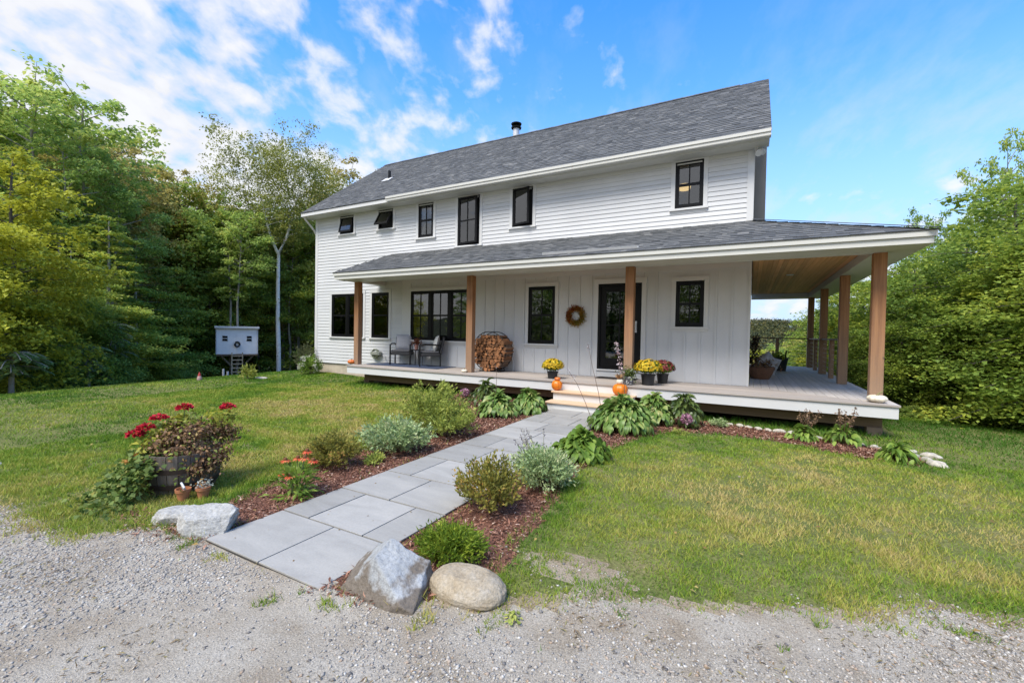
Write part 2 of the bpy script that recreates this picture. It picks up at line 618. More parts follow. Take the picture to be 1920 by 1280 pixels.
lawn_base = groundmat('lawn_soil', [(0.3, (0.09, 0.115, 0.028)), (0.55, (0.15, 0.155, 0.05)), (0.75, (0.22, 0.18, 0.09))], 2.2, (55.0, 0.6), 0.9)
gravel_base = groundmat('gravel_base', [(0.28, (0.25, 0.195, 0.135)), (0.45, (0.355, 0.31, 0.25)), (0.6, (0.415, 0.377, 0.32)), (0.75, (0.45, 0.415, 0.365))], 1.9, (120.0, 0.5), 1.0)
mulch_base = groundmat('mulch_base', [(0.3, (0.11, 0.05, 0.034)), (0.7, (0.22, 0.105, 0.07))], 5, (70.0, 0.5), 0.8)
soil = groundmat('dark_soil', [(0.3, (0.05, 0.038, 0.028)), (0.7, (0.10, 0.08, 0.055))], 2, (30.0, 0.4), 0.6)
floor_wood = groundmat('forest_floor', [(0.3, (0.035, 0.04, 0.015)), (0.7, (0.08, 0.07, 0.03))], 0.8, (9.0, 0.5), 0.6)
hillmat = groundmat('far_hills', [(0.3, (0.030, 0.042, 0.022)), (0.55, (0.048, 0.058, 0.028)), (0.75, (0.075, 0.07, 0.03))], 0.03, (0.15, 0.6), 1.0, dist=3.0)
bare = groundmat('bare_earth', [(0.3, (0.20, 0.155, 0.10)), (0.5, (0.30, 0.24, 0.17)), (0.7, (0.38, 0.32, 0.25))], 3.0, (90.0, 0.55), 0.9)


# ------------------------------------------------------------------ terrain
def poly_sd(x, y, poly):
    """signed distance to a polygon, negative inside"""
    x, y = np.asarray(x, float), np.asarray(y, float)
    P = np.array(poly, float)
    d = np.full(x.shape, 1e9)
    ins = np.zeros(x.shape, bool)
    for i in range(len(P)):
        a, b = P[i], P[(i + 1) % len(P)]
        ab = b - a
        t = np.clip(((x - a[0]) * ab[0] + (y - a[1]) * ab[1]) / (ab @ ab + 1e-12), 0, 1)
        d = np.minimum(d, np.hypot(x - a[0] - t * ab[0], y - a[1] - t * ab[1]))
        c = ((a[1] > y) != (b[1] > y)) & (x < (b[0] - a[0]) * (y - a[1]) / (b[1] - a[1] + 1e-12) + a[0])
        ins ^= c
    return np.where(ins, -d, d)


PXL, PXR, PY0, PY1 = -3.46, -2.21, 1.72, 8.12
LEFT_BED = [(PXL + .05, 1.72), (-3.85, 1.66), (-3.98, 2.18), (-4.12, 2.55), (-4.27, 2.95), (-4.3, 3.4), (-4.35, 4.05), (-4.78, 5.23), (-5.33, 6.47), (-6.12, 8.2), (-6.4, 9.0), (PXL + .05, 9.0)]
RIGHT_BED = [(PXR - .05, 1.70), (-1.88, 1.76), (-1.55, 2.02), (-1.38, 2.40), (-1.46, 2.81), (-1.50, 3.26), (-1.56, 3.85), (-1.66, 4.6), (-1.62, 5.73), (-1.43, 6.7), (-1.10, 7.4), (-0.4, 7.75), (0.55, 7.6), (1.02, 7.32), (1.45, 7.15), (1.85, 7.15), (2.02, 7.5), (1.6, 7.98), (1.13, 8.16), (0.6, 8.38), (-0.18, 8.56), (-0.62, 8.7), (-1.8, 9.0), (PXR - .05, 9.0)]
GRAVEL_EDGE = [(-60, -1.2), (-20, 0.2), (-9, 0.95), (-6.4, 1.06), (-5.38, 1.12), (-4.76, 1.14), (-4.27, 1.22), (-4.06, 1.50), (-3.85, 1.68), (-3.4, 1.76), (-2.23, 1.76), (-1.88, 1.83), (-1.57, 1.93), (-1.18, 2.2), (-0.85, 2.40), (-0.41, 2.6), (0.02, 2.78), (0.55, 3.04), (0.94, 3.32), (1.37, 3.45), (2.2, 3.6), (4, 4.0), (10, 5.0), (60, 9)]
GEX, GEY = zip(*GRAVEL_EDGE)


def gravel_sd(x, y):           # negative on the gravel
    return np.asarray(y) - np.interp(x, GEX, GEY)


def terrain(x, y):
    x, y = np.asarray(x, float), np.asarray(y, float)
    dl = np.maximum(0, -13.4 - 0.07 * np.clip(y, 0, 10) - x)
    db = np.maximum(0, y - 10.4)
    dr = np.maximum(0, x - 7.5)
    d = np.sqrt(dl ** 2 + db ** 2 + dr ** 2)
    z = -0.55 - 0.06 * np.minimum(d, 90) ** 1.3
    z = z - 0.012 * np.clip(d - 90, 0, 700)
    r = np.hypot(x, y)
    hill = np.clip((r - 330) / 600, 0, 1)
    hill = hill * hill * (3 - 2 * hill)
    z = z + hill * (48 + 75 * (fbm(x, y, 1 / 420., 3, 3) - 0.42))
    z = z + np.clip(r - 60, 0, 60) / 60 * 2.2 * (fbm(x, y, 1 / 25., 9, 3) - 0.5)
    # house pad, gravel a little lower, gentle unevenness
    z = z + 0.10 * np.clip(1 - np.hypot((x + 12.6) / 3.0, (y - 10.1) / 1.6), 0, 1)
    near = np.clip(1 - r / 40, 0, 1)
    z = z + near * 0.035 * (fbm(x, y, 0.9, 2, 3) - 0.5)
    g = np.clip(-gravel_sd(x, y) / 0.25, 0, 1)
    z = z - 0.025 * g
    return z


def axis_lines(a, b, step, far, ratio=1.22):
    L = list(np.arange(a, b + 1e-6, step))
    s = step
    while L[-1] < far:
        s *= ratio
        L.append(L[-1] + s)
    s = step
    while L[0] > -far:
        s *= ratio
        L.insert(0, L[0] - s)
    return np.array(L)


def build_ground():
    gx = axis_lines(-15.5, 6.0, 0.06, 2600)
    gy = axis_lines(-0.5, 11.5, 0.06, 2600)
    X, Y = np.meshgrid(gx, gy, indexing='ij')
    Z = terrain(X, Y)
    V = np.stack([X, Y, Z], -1).reshape(-1, 3)
    ny = len(gy)
    I, J = np.meshgrid(np.arange(len(gx) - 1), np.arange(ny - 1), indexing='ij')
    F = np.stack([I * ny + J, (I + 1) * ny + J, (I + 1) * ny + J + 1, I * ny + J + 1], -1).reshape(-1, 4)
    cx, cy = V[F].mean(1)[:, 0], V[F].mean(1)[:, 1]
    w = 0.16 * (fbm(cx, cy, 3.2, 1, 4) - 0.5)
    ins = np.minimum(poly_sd(cx, cy, LEFT_BED), poly_sd(cx, cy, RIGHT_BED)) + w * 0.7
    gsd = gravel_sd(cx, cy) + w * 2.0
    r = np.hypot(cx, cy)
    cls = np.zeros(len(F), int)                   # 0 lawn
    dl = -13.4 - 0.07 * np.clip(cy, 0, 10) - cx
    wood_edge = 2.5 + 3 * (fbm(cx, cy, 0.3, 4, 3) - .5)
    cls[(dl > wood_edge) | (cy > 13.5 + (wood_edge - 2.5) * .6) | (cx > 9.5 + (wood_edge - 2.5))] = 4
    cls[(cy > 9.3) & (cx > -10.3) & (cx < 2.0) & (cy < 30)] = 3
    cls[(cy > 10.1) & (cx > -13.4) & (cx < 2.0) & (cy < 30)] = 3
    dp = np.clip(1 - np.hypot((cx + 1.0) / .55, (cy - 2.70) / .26), 0, 1) + w * 4
    cls[(dp > .25) | ((gsd < .10 + w * 1.5) & (cy < 6))] = 6
    cls[ins < 0] = 2
    cls[(gsd < 0)] = 1
    cls[r > 170] = 5
    for c, (nm, mt, lab) in enumerate((('lawn', lawn_base, 0), ('gravel_driveway', gravel_base, 0), ('mulch_bed', mulch_base, 0), ('soil', soil, 0), ('ground', floor_wood, 0), ('hills', hillmat, 0), ('bare_earth', bare, 0))):
        f = F[cls == c]
        u, inv = np.unique(f.ravel(), return_inverse=True)
        o = link_mesh(nm, np_mesh(nm, V[u], inv.reshape(-1, 4)), mt, smooth=True)
        tag(o, kind='structure')


build_ground()


def G(x, y):
    return float(terrain(x, y))


# ------------------------------------------------------------------ the path
def build_path():
    m, n, l, p, out = newmat('bluestone')
    tc = n.new('ShaderNodeTexCoord')
    at = N(n, 'ShaderNodeAttribute', attribute_name='rnd')
    mp = n.new('ShaderNodeMapping')
    mp.inputs['Scale'].default_value = (1, 3.0, 1)
    mp.inputs['Rotation'].default_value = (0, 0, 0.5)
    l.new(tc.outputs['Object'], mp.inputs[0])
    nz = N(n, 'ShaderNodeTexNoise', i_Scale=1.6, i_Detail=8.0, i_Roughness=0.62, i_Distortion=0.8)
    l.new(mp.outputs[0], nz.inputs['Vector'])
    r = ramp(n, [(0.22, (0.27, 0.258, 0.238)), (0.5, (0.34, 0.328, 0.305)), (0.8, (0.40, 0.382, 0.35))])
    l.new(nz.outputs[0], r.inputs[0])
    mr = N(n, 'ShaderNodeMapRange', n_3=0.84, n_4=1.10)
    l.new(at.outputs['Fac'], mr.inputs[0])
    nf = N(n, 'ShaderNodeTexNoise', i_Scale=70.0, i_Detail=5.0, i_Roughness=0.7)
    l.new(tc.outputs['Object'], nf.inputs['Vector'])
    rf = ramp(n, [(0.3, 0.9), (0.7, 1.08)])
    l.new(nf.outputs[0], rf.inputs[0])
    a = N(n, 'ShaderNodeMixRGB', blend_type='MULTIPLY', n_0=1.0)
    l.new(r.outputs[0], a.inputs[1]); l.new(mr.outputs[0], a.inputs[2])
    b2 = N(n, 'ShaderNodeMixRGB', blend_type='MULTIPLY', n_0=1.0)
    l.new(a.outputs[0], b2.inputs[1]); l.new(rf.outputs[0], b2.inputs[2])
    l.new(b2.outputs[0], p.inputs['Base Color'])
    p.inputs['Roughness'].default_value = 0.75
    b = N(n, 'ShaderNodeBump', i_Strength=0.25, i_Distance=0.004)
    l.new(nf.outputs[0], b.inputs['Height'])
    l.new(b.outputs[0], p.inputs['Normal'])
    mb = MB()
    g = 0.006
    rows = [
        (1.72, 2.33, [(PXL, -2.82), (-2.82, PXR)]),
        (2.33, 2.94, [(PXL, -3.13), (-3.13, -2.52), (-2.52, PXR)]),
        (2.94, 3.55, [(PXL, -2.84), (-2.84, PXR)]),
        (3.55, 4.21, [(PXL, -3.13), (-3.13, -2.52), (-2.52, PXR)]),
        (4.21, 4.92, [(PXL, -2.87), (-2.87, PXR)]),
        (4.92, 5.53, [(PXL, -3.06), (-3.06, -2.45), (-2.45, PXR)]),
        (5.53, 6.15, [(PXL, -2.75), (-2.75, PXR)]),
        (6.15, 6.76, [(PXL, -2.92), (-2.92, PXR)]),
        (6.76, 7.42, [(PXL, -3.10), (-3.10, -2.60), (-2.60, PXR)]),
        (7.42, PY1, [(PXL, -2.80), (-2.80, PXR)])]
    rr = random.Random(3)
    for y0, y1, cols in rows:
        for x0, x1 in cols:
            zt = -0.542 + 0.042 * ((y0 + y1) / 2 - 1.72) / 6.3 + rr.uniform(-.0015, .0015)
            mb.box(x0 + g, x1 - g, y0 + g, y1 - g, zt - 0.045, zt, rr.random(), bev=0.0012)
    o = mb.build('path', m)
    tag(o, kind='structure')
    mb = MB()
    a, b, c, d = PXL + .004, PXR - .004, PY0 + .004, PY1 - .004
    zq = lambda y: -0.542 + 0.042 * (y - 1.72) / 6.3 - .009
    P = [(a, c), (b, c), (b, d), (a, d)]
    mb.face([(x, y, zq(y)) for x, y in P])
    for i in range(4):
        (x0, y0), (x1, y1) = P[i], P[(i + 1) % 4]
        mb.face([(x0, y0, -.7), (x1, y1, -.7), (x1, y1, zq(y1)), (x0, y0, zq(y0))])
    tag(mb.build('path_bedding', plain('stone_dust', (0.045, 0.042, 0.038), 0.95)), kind='structure')


build_path()

# ------------------------------------------------------------------ the farmhouse
YH, XL, XR = 10.137, -13.32, -0.03
house = empty('farmhouse', (0, 0, 0), label='white two storey farmhouse with grey shingle roof and wraparound porch', cat='house')
random.seed(11)


def clap(mb, f, s0, s1, z0, z1, holes, e=0.1016):
    k = 0
    za = z0
    while za < z1 - 1e-4:
        zb = min(za + e, z1)
        cuts = sorted({za, zb} | {h for (a, b, c, d) in holes for h in (c, d) if za < h < zb})
        off = lambda z: 0.004 + 0.014 * (1 - (z - za) / e)
        for a, b in zip(cuts, cuts[1:]):
            xs = sorted([(max(h0, s0), min(h1, s1)) for (h0, h1, c, d) in holes if c <= a + 1e-5 and d >= b - 1e-5 and h0 < s1 and h1 > s0])
            cur = s0
            for h0, h1 in xs + [(s1, s1)]:
                if h0 > cur + 1e-4:
                    # boards butt at random places
                    segs = [cur]
                    while h0 - segs[-1] > 4.2:
                        segs.append(segs[-1] + random.uniform(2.2, 3.6))
                    segs.append(h0)
                    for p, q in zip(segs, segs[1:]):
                        r = random.random()
                        mb.face([f(p, a, off(a)), f(q, a, off(a)), f(q, b, off(b)), f(p, b, off(b))], r)
                        if a == za:
                            mb.face([f(p, a, 0.0), f(q, a, 0.0), f(q, a, off(a)), f(p, a, off(a))], r)
                cur = max(cur, h1)
        za = zb


CW = 0.085                                   # casing width
WINS = [  # x0, x1, z0, z1, kind
    (-12.11, -11.47, 4.18, 4.76, 'awning', 14), (-10.36, -9.75, 4.18, 4.76, 'awning', 30),
    (-8.74, -8.18, 3.77, 4.76, 'grid', 0), (-7.31, -6.58, 3.42, 4.76, 'casegrid', 9), (-5.56, -4.97, 3.77, 4.76, 'case', 16),
    (-1.52, -0.95, 3.77, 4.76, 'grid', 0),
    (-12.48, -10.99, 0.78, 2.18, 'double', 0), (-10.61, -9.88, 0.78, 2.18, 'rail', 0),
    (-8.99, -6.80, 0.75, 2.18, 'triple', 0), (-5.04, -4.30, 0.75, 2.18, 'rail_grid', 0), (-1.45, -0.88, 1.21, 2.18, 'grid', 0)]
DOOR = (-3.19, -2.18, 0.0, 2.19)


def build_walls():
    f = lambda s, z, d: (s, YH - d, z)
    holes = [(a - CW, b + CW, c - CW - .02, d + CW + .02) for a, b, c, d, k, o in WINS]
    mb = MB()
    clap(mb, f, XL + .10, XR - .10, 2.42, 4.80, holes)                      # upper storey
    clap(mb, f, XL + .10, -9.34, -0.13, 2.42, holes)                        # lower left
    mb.build('clapboard_siding', white, house)
    mb = MB()
    for s, x, d in ((1, XR, 1), (-1, XL, -1)):
        fs = lambda t, z, o, x=x, d=d: (x + d * o, t, z)
        clap(mb, fs, YH + .1, 17.06, -0.13, 4.85, [])
        zz = 4.85
        while zz < 7.6:                                                       # gable triangle
            hw = (7.72 - zz) / 0.762
            clap(mb, fs, 13.6 - hw, 13.6 + hw, zz, zz + 0.1016, [])
            zz += 0.1016
    fb = lambda t, z, o: (t, 17.06 + o, z)
    clap(mb, fb, XL, XR, -0.13, 4.85, [])
    mb.build('side_and_back_siding', white, house)
    for bx_ in ((XL - .022, XL + .10, YH - .022, YH + .10, -0.13, 4.79), (XR - .10, XR + .022, YH - .022, YH + .10, 2.8, 4.79),
                (-9.34, -9.00, YH - .020, YH + .05, 0.0, 2.56), (XR - .02, XR + .024, YH - .026, YH + .10, 0.0, 2.56)):
        mb = MB()
        mb.box(*bx_)
        mb.build('corner_board', trimw, house)
    # board and batten under the porch
    mb = MB()
    pan = [(a - .04, b + .04, c - .04, d + .04) for a, b, c, d, k, o in WINS[8:]] + [(DOOR[0] - .04, DOOR[1] + .04, 0.0, DOOR[3] + .04)]
    xs = sorted({-9.0, XR} | {v for h in pan for v in h[:2] if -9.0 < v < XR})
    for a, b in zip(xs, xs[1:]):
        col = [h for h in pan if h[0] <= a + 1e-4 and h[1] >= b - 1e-4]
        z = 0.0
        for h in sorted(col, key=lambda h: h[2]) + [(0, 0, 2.6, 2.6)]:
            if h[2] > z + 1e-4:
                mb.face([(a, YH, z), (b, YH, z), (b, YH, h[2]), (a, YH, h[2])], 0.5)
            z = h[3]
    x = -8.8
    bat = [(a - CW - .02, b + CW + .02, c - CW - .06, d + CW + .07) for a, b, c, d, k, o in WINS[8:]] + [(DOOR[0] - .12, DOOR[1] + .12, -.1, DOOR[3] + .10)]
    while x < XR - .1:
        z = 0.0
        for h in sorted([h for h in bat if h[0] < x + .02 and h[1] > x - .02], key=lambda h: h[2]) + [(0, 0, 2.43, 2.43)]:
            if h[2] > z + .02:
                mb.box(x - .021, x + .021, YH - .018, YH - .002, z, h[2], 0.5)
            z = max(z, h[3])
        x += 0.302
    mb.box(-9.0, XR - .02, YH - .021, YH - .003, 2.43, 2.60, 0.5)
    mb.build('board_and_batten', white, house)
    mb = MB()
    mb.box(XL + .03, XR - .03, YH + .03, 17.0, -2.6, -0.12)
    mb.build('foundation', concrete, house)
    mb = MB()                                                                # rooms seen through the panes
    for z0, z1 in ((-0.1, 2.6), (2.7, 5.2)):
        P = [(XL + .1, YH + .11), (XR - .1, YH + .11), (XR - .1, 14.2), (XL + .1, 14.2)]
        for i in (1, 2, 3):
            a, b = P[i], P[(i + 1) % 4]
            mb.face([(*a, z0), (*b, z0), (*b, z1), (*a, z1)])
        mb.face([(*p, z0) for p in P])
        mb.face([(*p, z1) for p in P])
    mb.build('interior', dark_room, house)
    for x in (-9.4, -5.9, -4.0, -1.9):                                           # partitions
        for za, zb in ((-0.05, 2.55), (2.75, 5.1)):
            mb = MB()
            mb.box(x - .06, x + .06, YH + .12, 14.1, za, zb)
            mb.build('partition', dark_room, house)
    # grey boxed projection on the right gable
    mb = MB()
    mb.box(XR + .03, 0.235, 12.0, 13.4, 3.0, 6.3)
    mb.build('gable_projection', taupe, house)


build_walls()


def frame_boxes(mb, x0, x1, z0, z1, w, y0, y1, M=None):
    mb.box(x0, x0 + w, y0, y1, z0, z1, M=M)
    mb.box(x1 - w, x1, y0, y1, z0, z1, M=M)
    mb.box(x0 + w, x1 - w, y0, y1, z0, z0 + w, M=M)
    mb.box(x0 + w, x1 - w, y0, y1, z1 - w, z1, M=M)


def window(x0, x1, z0, z1, kind, ang):
    fr = MB()
    frame_boxes(fr, x0, x1, z0, z1, 0.035, YH - .028, YH + .09)
    win = fr.build('window', black, house)
    pa = MB()
    sash = MB()
    xi0, xi1, zi0, zi1 = x0 + .035, x1 - .035, z0 + .035, z1 - .035
    units = {'double': 2, 'triple': 3}.get(kind, 1)
    uw = (xi1 - xi0) / units
    M = None
    ya, yb = YH - .012, YH + .03
    if kind == 'awning':
        M = Matrix.Translation((0, YH - .012, zi1)) @ Matrix.Rotation(math.radians(-ang), 4, 'X') @ Matrix.Translation((0, -(YH - .012), -zi1))
    if kind in ('case', 'casegrid'):
        M = Matrix.Translation((xi0, YH - .02, 0)) @ Matrix.Rotation(math.radians(-ang), 4, 'Z') @ Matrix.Translation((-xi0, -(YH - .02), 0))
        ya, yb = YH - .03, YH + .01
    for u in range(units):
        a, b = xi0 + u * uw, xi0 + (u + 1) * uw
        if u: fr2 = sash.box(a - .045, a + .045, YH - .026, YH + .06, zi0, zi1)
        a2, b2 = a + (.045 if u else 0), b - (.045 if u < units - 1 else 0)
        frame_boxes(sash, a2, b2, zi0, zi1, 0.045, ya, yb, M=M)
        zm = (zi0 + zi1) / 2
        if kind in ('grid', 'double', 'rail', 'triple', 'rail_grid'):
            sash.box(a2 + .045, b2 - .045, ya - .004, yb, zm - .025, zm + .025)
        if kind == 'casegrid':
            sash.box(a2 + .045, b2 - .045, ya, yb - .004, zm - .014, zm + .014, M=M)
        if kind in ('grid', 'triple', 'rail_grid', 'casegrid'):
            xm = (a2 + b2) / 2
            for zz0, zz1 in ((zi0 + .045, zm - .025), (zm + .025, zi1 - .045)):
                sash.box(xm - .012, xm + .012, ya + .006, yb - .008, zz0, zz1, M=M)
        pa.box(a2 + .04, b2 - .04, ya + .018, ya + .024, zi0 + .04, zi1 - .04, M=M)
    sash.build('sash', black, win)
    pa.build('pane', glass, win)
    ca = MB()
    ca.box(x0 - CW, x0, YH - .03, YH + .05, z0 - .01, z1 + .01)
    ca.box(x1, x1 + CW, YH - .03, YH + .05, z0 - .01, z1 + .01)
    ca.box(x0 - CW - .01, x1 + CW + .01, YH - .036, YH + .05, z1 + .01, z1 + CW + .02)
    ca.build('casing', trimw, win)
    si = MB()
    si.box(x0 - CW - .02, x1 + CW + .02, YH - .065, YH + .05, z0 - .055, z0 - .012)
    si.box(x0 - CW, x1 + CW, YH - .028, YH + .05, z0 - CW - .02, z0 - .056)
    si.build('sill', trimw, win)
    if ang:
        hw = MB()                                                        # dark sheet painted as the shade behind the open sash
        hw.box(x0 + .036, x1 - .036, YH + .06, YH + .066, z0 + .036, z1 - .036)
        hw.build('shade_panel', plain('reveal_shade', (0.02, 0.02, 0.021), 0.8), win)


for w in WINS:
    window(*w)


def build_door():
    x0, x1, z0, z1 = DOOR
    fr = MB()
    frame_boxes(fr, x0, x1, 0.19, z1, 0.055, YH - .026, YH + .10)
    d = fr.build('door', black, house)
    lf = MB()
    a, b, c, e = x0 + .056, x1 - .056, 0.25, z1 - .056
    lf.box(a, a + .13, YH + .012, YH + .055, c, e)
    lf.box(b - .13, b, YH + .012, YH + .055, c, e)
    lf.box(a + .13, b - .13, YH + .012, YH + .055, c, c + .2)
    lf.box(a + .13, b - .13, YH + .012, YH + .055, e - .13, e)
    xm = (a + b) / 2
    lf.box(xm - .012, xm + .012, YH + .015, YH + .05, c + .2, e - .13)
    for k in (1, 2, 3):
        zz = c + .2 + (e - .13 - c - .2) * k / 4
        lf.box(a + .13, b - .13, YH + .017, YH + .048, zz - .011, zz + .011)
    lf.build('door_leaf', black, d)
    pa = MB()
    pa.box(a + .12, b - .12, YH + .03, YH + .036, c + .19, e - .12)
    pa.build('pane', glass, d)
    h = MB()
    h.tube([(b - .065, YH - .03, 1.10), (b - .065, YH - .03, 1.28)], 0.009)
    h.box(b - .085, b - .045, YH - .005, YH + .012, 1.06, 1.32)
    h.tube([(b - .065, YH + .01, 1.19), (b - .065, YH - .045, 1.19), (b - .16, YH - .05, 1.19)], 0.009)
    h.build('handle', metal, d)
    s = MB()
    s.box(x0 - .02, x1 + .02, YH - .05, YH + .06, 0.15, 0.188)
    s.box(x0 - .01, x1 + .01, YH - .02, YH + .05, 0.004, 0.15)
    s.build('threshold', trimw, d)
    c = MB()
    c.box(x0 - .10, x0 - .002, YH - .03, YH + .05, 0.004, z1 + .004)
    c.box(x1 + .002, x1 + .10, YH - .03, YH + .05, 0.004, z1 + .004)
    c.box(x0 - .11, x1 + .11, YH - .036, YH + .05, z1 + .004, z1 + .12)
    c.build('casing', trimw, d)


build_door()


def shingles(mb, P, U, Vd, Nn, L, lo, hi, e=0.143, seed=0):
    """P origin at the eave; U along, Vd up the slope; lo/hi(v) give the ends of a course"""
    rr = random.Random(seed)
    P, U, Vd, Nn = map(Vector, (P, U, Vd, Nn))
    U.normalize(); Vd.normalize(); Nn.normalize()
    k = int(math.ceil(L / e))
    prev = 0.5
    for i in range(k):
        v0, v1 = i * e, min((i + 1) * e + 0.02, L)
        a, b = lo(v0), hi(v0)
        s = a
        row = rr.uniform(-.03, .03)
        while s < b - 1e-3:
            w = rr.choice((0.08, 0.11, 0.14, 0.18, 0.23)) * rr.uniform(.9, 1.1)
            t = min(s + w, b)
            h = rr.choice((0.008, 0.015, 0.015))
            rv = min(1, max(0, rr.gauss(.48, .19) + row + (0.08 if h > .01 else -.08)))
            s1, t1 = max(s, lo(v1)), min(t, hi(v1))
            if t1 < s1: s1 = t1 = (s1 + t1) / 2
            q = lambda u, v, o: P + U * u + Vd * v + Nn * o
            mb.face([q(s, v0, h), q(t, v0, h), q(t1, v1, 0.003), q(s1, v1, 0.003)], rv)
            mb.face([q(s, v0, -.004), q(t, v0, -.004), q(t, v0, h), q(s, v0, h)], rv * .6)
            s = t


def build_roof():
    ex0, ex1 = -13.57, 0.262
    ye, ze, yr, zr = 9.70, 4.945, 13.6, 7.90
    sl = math.hypot(yr - ye, zr - ze)
    vy, vz = (yr - ye) / sl, (zr - ze) / sl
    mb = MB()
    shingles(mb, (0, ye - .02, ze - .015), (1, 0, 0), (0, vy, vz), (0, -vz, vy), sl, lambda v: ex0, lambda v: ex1, seed=1)
    shingles(mb, (0, 2 * yr - ye, ze), (1, 0, 0), (0, -vy, vz), (0, vz, vy), sl, lambda v: ex0, lambda v: ex1, seed=2)
    for i in range(46):                                               # ridge caps
        x = ex0 + .0 + i * 0.292
        if x > ex1 - .95: break
        r = random.uniform(.2, .6)
        h = .026 + .004 * (i % 2)
        for s in (-1, 1):
            mb.face([(x, yr, zr + h), (x + .30, yr, zr + h), (x + .30, yr + s * .14, zr - .10 + h), (x, yr + s * .14, zr - .10 + h)][::s], r)
    roof = mb.build('roof', shingle, house)
    mb = MB()                                                          # deck under the shingles
    t = 0.13
    o = lambda y, z, d: (y, z - d)
    for s in (1, -1):
        Y = (lambda y: y) if s == 1 else (lambda y: 2 * yr - y)
        pts = [(Y(ye), ze - .02), (Y(yr), zr - .02), (Y(yr), zr - t - .05), (Y(ye), ze - t)]
        a = [(ex0 + .02, *p) for p in pts]
        b = [(ex1 - .02, *p) for p in pts]
        mb.face(a[::-1]); mb.face(b)
        for i in range(4):
            j = (i + 1) % 4
            mb.face([a[i], a[j], b[j], b[i]])
    mb.build('rake_and_sheathing', trimw, roof)
    mb = MB()
    mb.box(ex0 + .02, ex1 - .03, 9.735, 9.765, 4.80, 4.935)              # fascia
    mb.build('fascia', cream, roof)
    for nm_, bx_ in (('soffit', (ex0 + .02, ex1 - .03, 9.765, YH - .03, 4.785, 4.803)), ('frieze_board', (XL + .1, XR - .1, YH - .028, YH + .02, 4.70, 4.784)),
                     ('fascia', (ex0 + .02, ex1 - .03, 2 * yr - 9.765, 2 * yr - 9.735, 4.80, 4.935))):
        mb = MB()
        mb.box(*bx_)
        mb.build(nm_, cream, roof)
    gt = MB()                                                          # gutter
    a, b = -9.56, ex1 - .01
    for (y0, y1, z0, z1) in ((9.61, 9.735, 4.812, 4.822), (9.605, 9.615, 4.822, 4.90), (9.585, 9.607, 4.885, 4.945)):
        gt.box(a, b, y0, y1, z0, z1)
    gt.box(a, a + .01, 9.615, 9.735, 4.82, 4.93); gt.box(b - .01, b, 9.615, 9.735, 4.82, 4.93)
    gt.build('gutter', cream, roof)
    ds = MB()
    ds.tube([(-13.47, 9.74, 4.86), (-13.46, 9.80, 4.74), (-13.40, 10.02, 4.50), (-13.385, 10.12, 4.38), (-13.385, 10.22, 4.2), (-13.385, 10.24, 0.1)], .035, 8)
    ds.build('downspout', cream, roof)
    # stove pipe behind the ridge
    sp = MB()
    sp.lathe([(0.12, 7.2), (0.12, 8.66)], 20, (-7.87, 14.5, 0))
    pipe = sp.build('stove_pipe', metal, roof, smooth=True)
    cp = MB()
    for z, r0 in ((8.62, .185), (8.76, .19)):
        cp.lathe([(0.13, z - .02), (r0, z), (r0 + .01, z + .035), (0.12, z + .075)], 22, (-7.87, 14.5, 0))
    cp.build('rain_cap', blackmetal, pipe, smooth=True)
    # plumbing vent with its pale flashing
    y = 11.55
    z = ze + (y - ye) * (zr - ze) / (yr - ye)
    vp = MB()
    vp.lathe([(0.05, -.1), (0.05, 0.28), (0.042, 0.28), (0.042, 0.2)], 14, (-11.33, y, z))
    v = vp.build('vent_pipe', blackmetal, roof, smooth=True)
    fl = MB()
    Mx = Matrix.Translation((-11.33, y - .08, z - .05)) @ Matrix.Rotation(math.atan2(vz, vy), 4, 'X')
    fl.box(-.17, .17, -.17, .12, .015, .026, M=Mx)
    fl.build('flashing', plain('flashing_metal', (0.72, 0.73, 0.74), 0.4), v)
    # motion light under the right end of the eave
    ml = MB()
    ml.lathe([(0.045, 0), (0.045, .03)], 12, (0.02, 10.06, 4.76))
    ml.tube([(0.02, 10.06, 4.76), (0.03, 10.02, 4.70), (0.06, 9.96, 4.64)], [.035, .045, .07], 12)
    ml.tube([(0.02, 10.06, 4.76), (0.10, 10.05, 4.72), (0.15, 10.03, 4.66)], [.03, .045, .06], 12)
    ml.build('flood_light', trimw, roof, smooth=True)


build_roof()


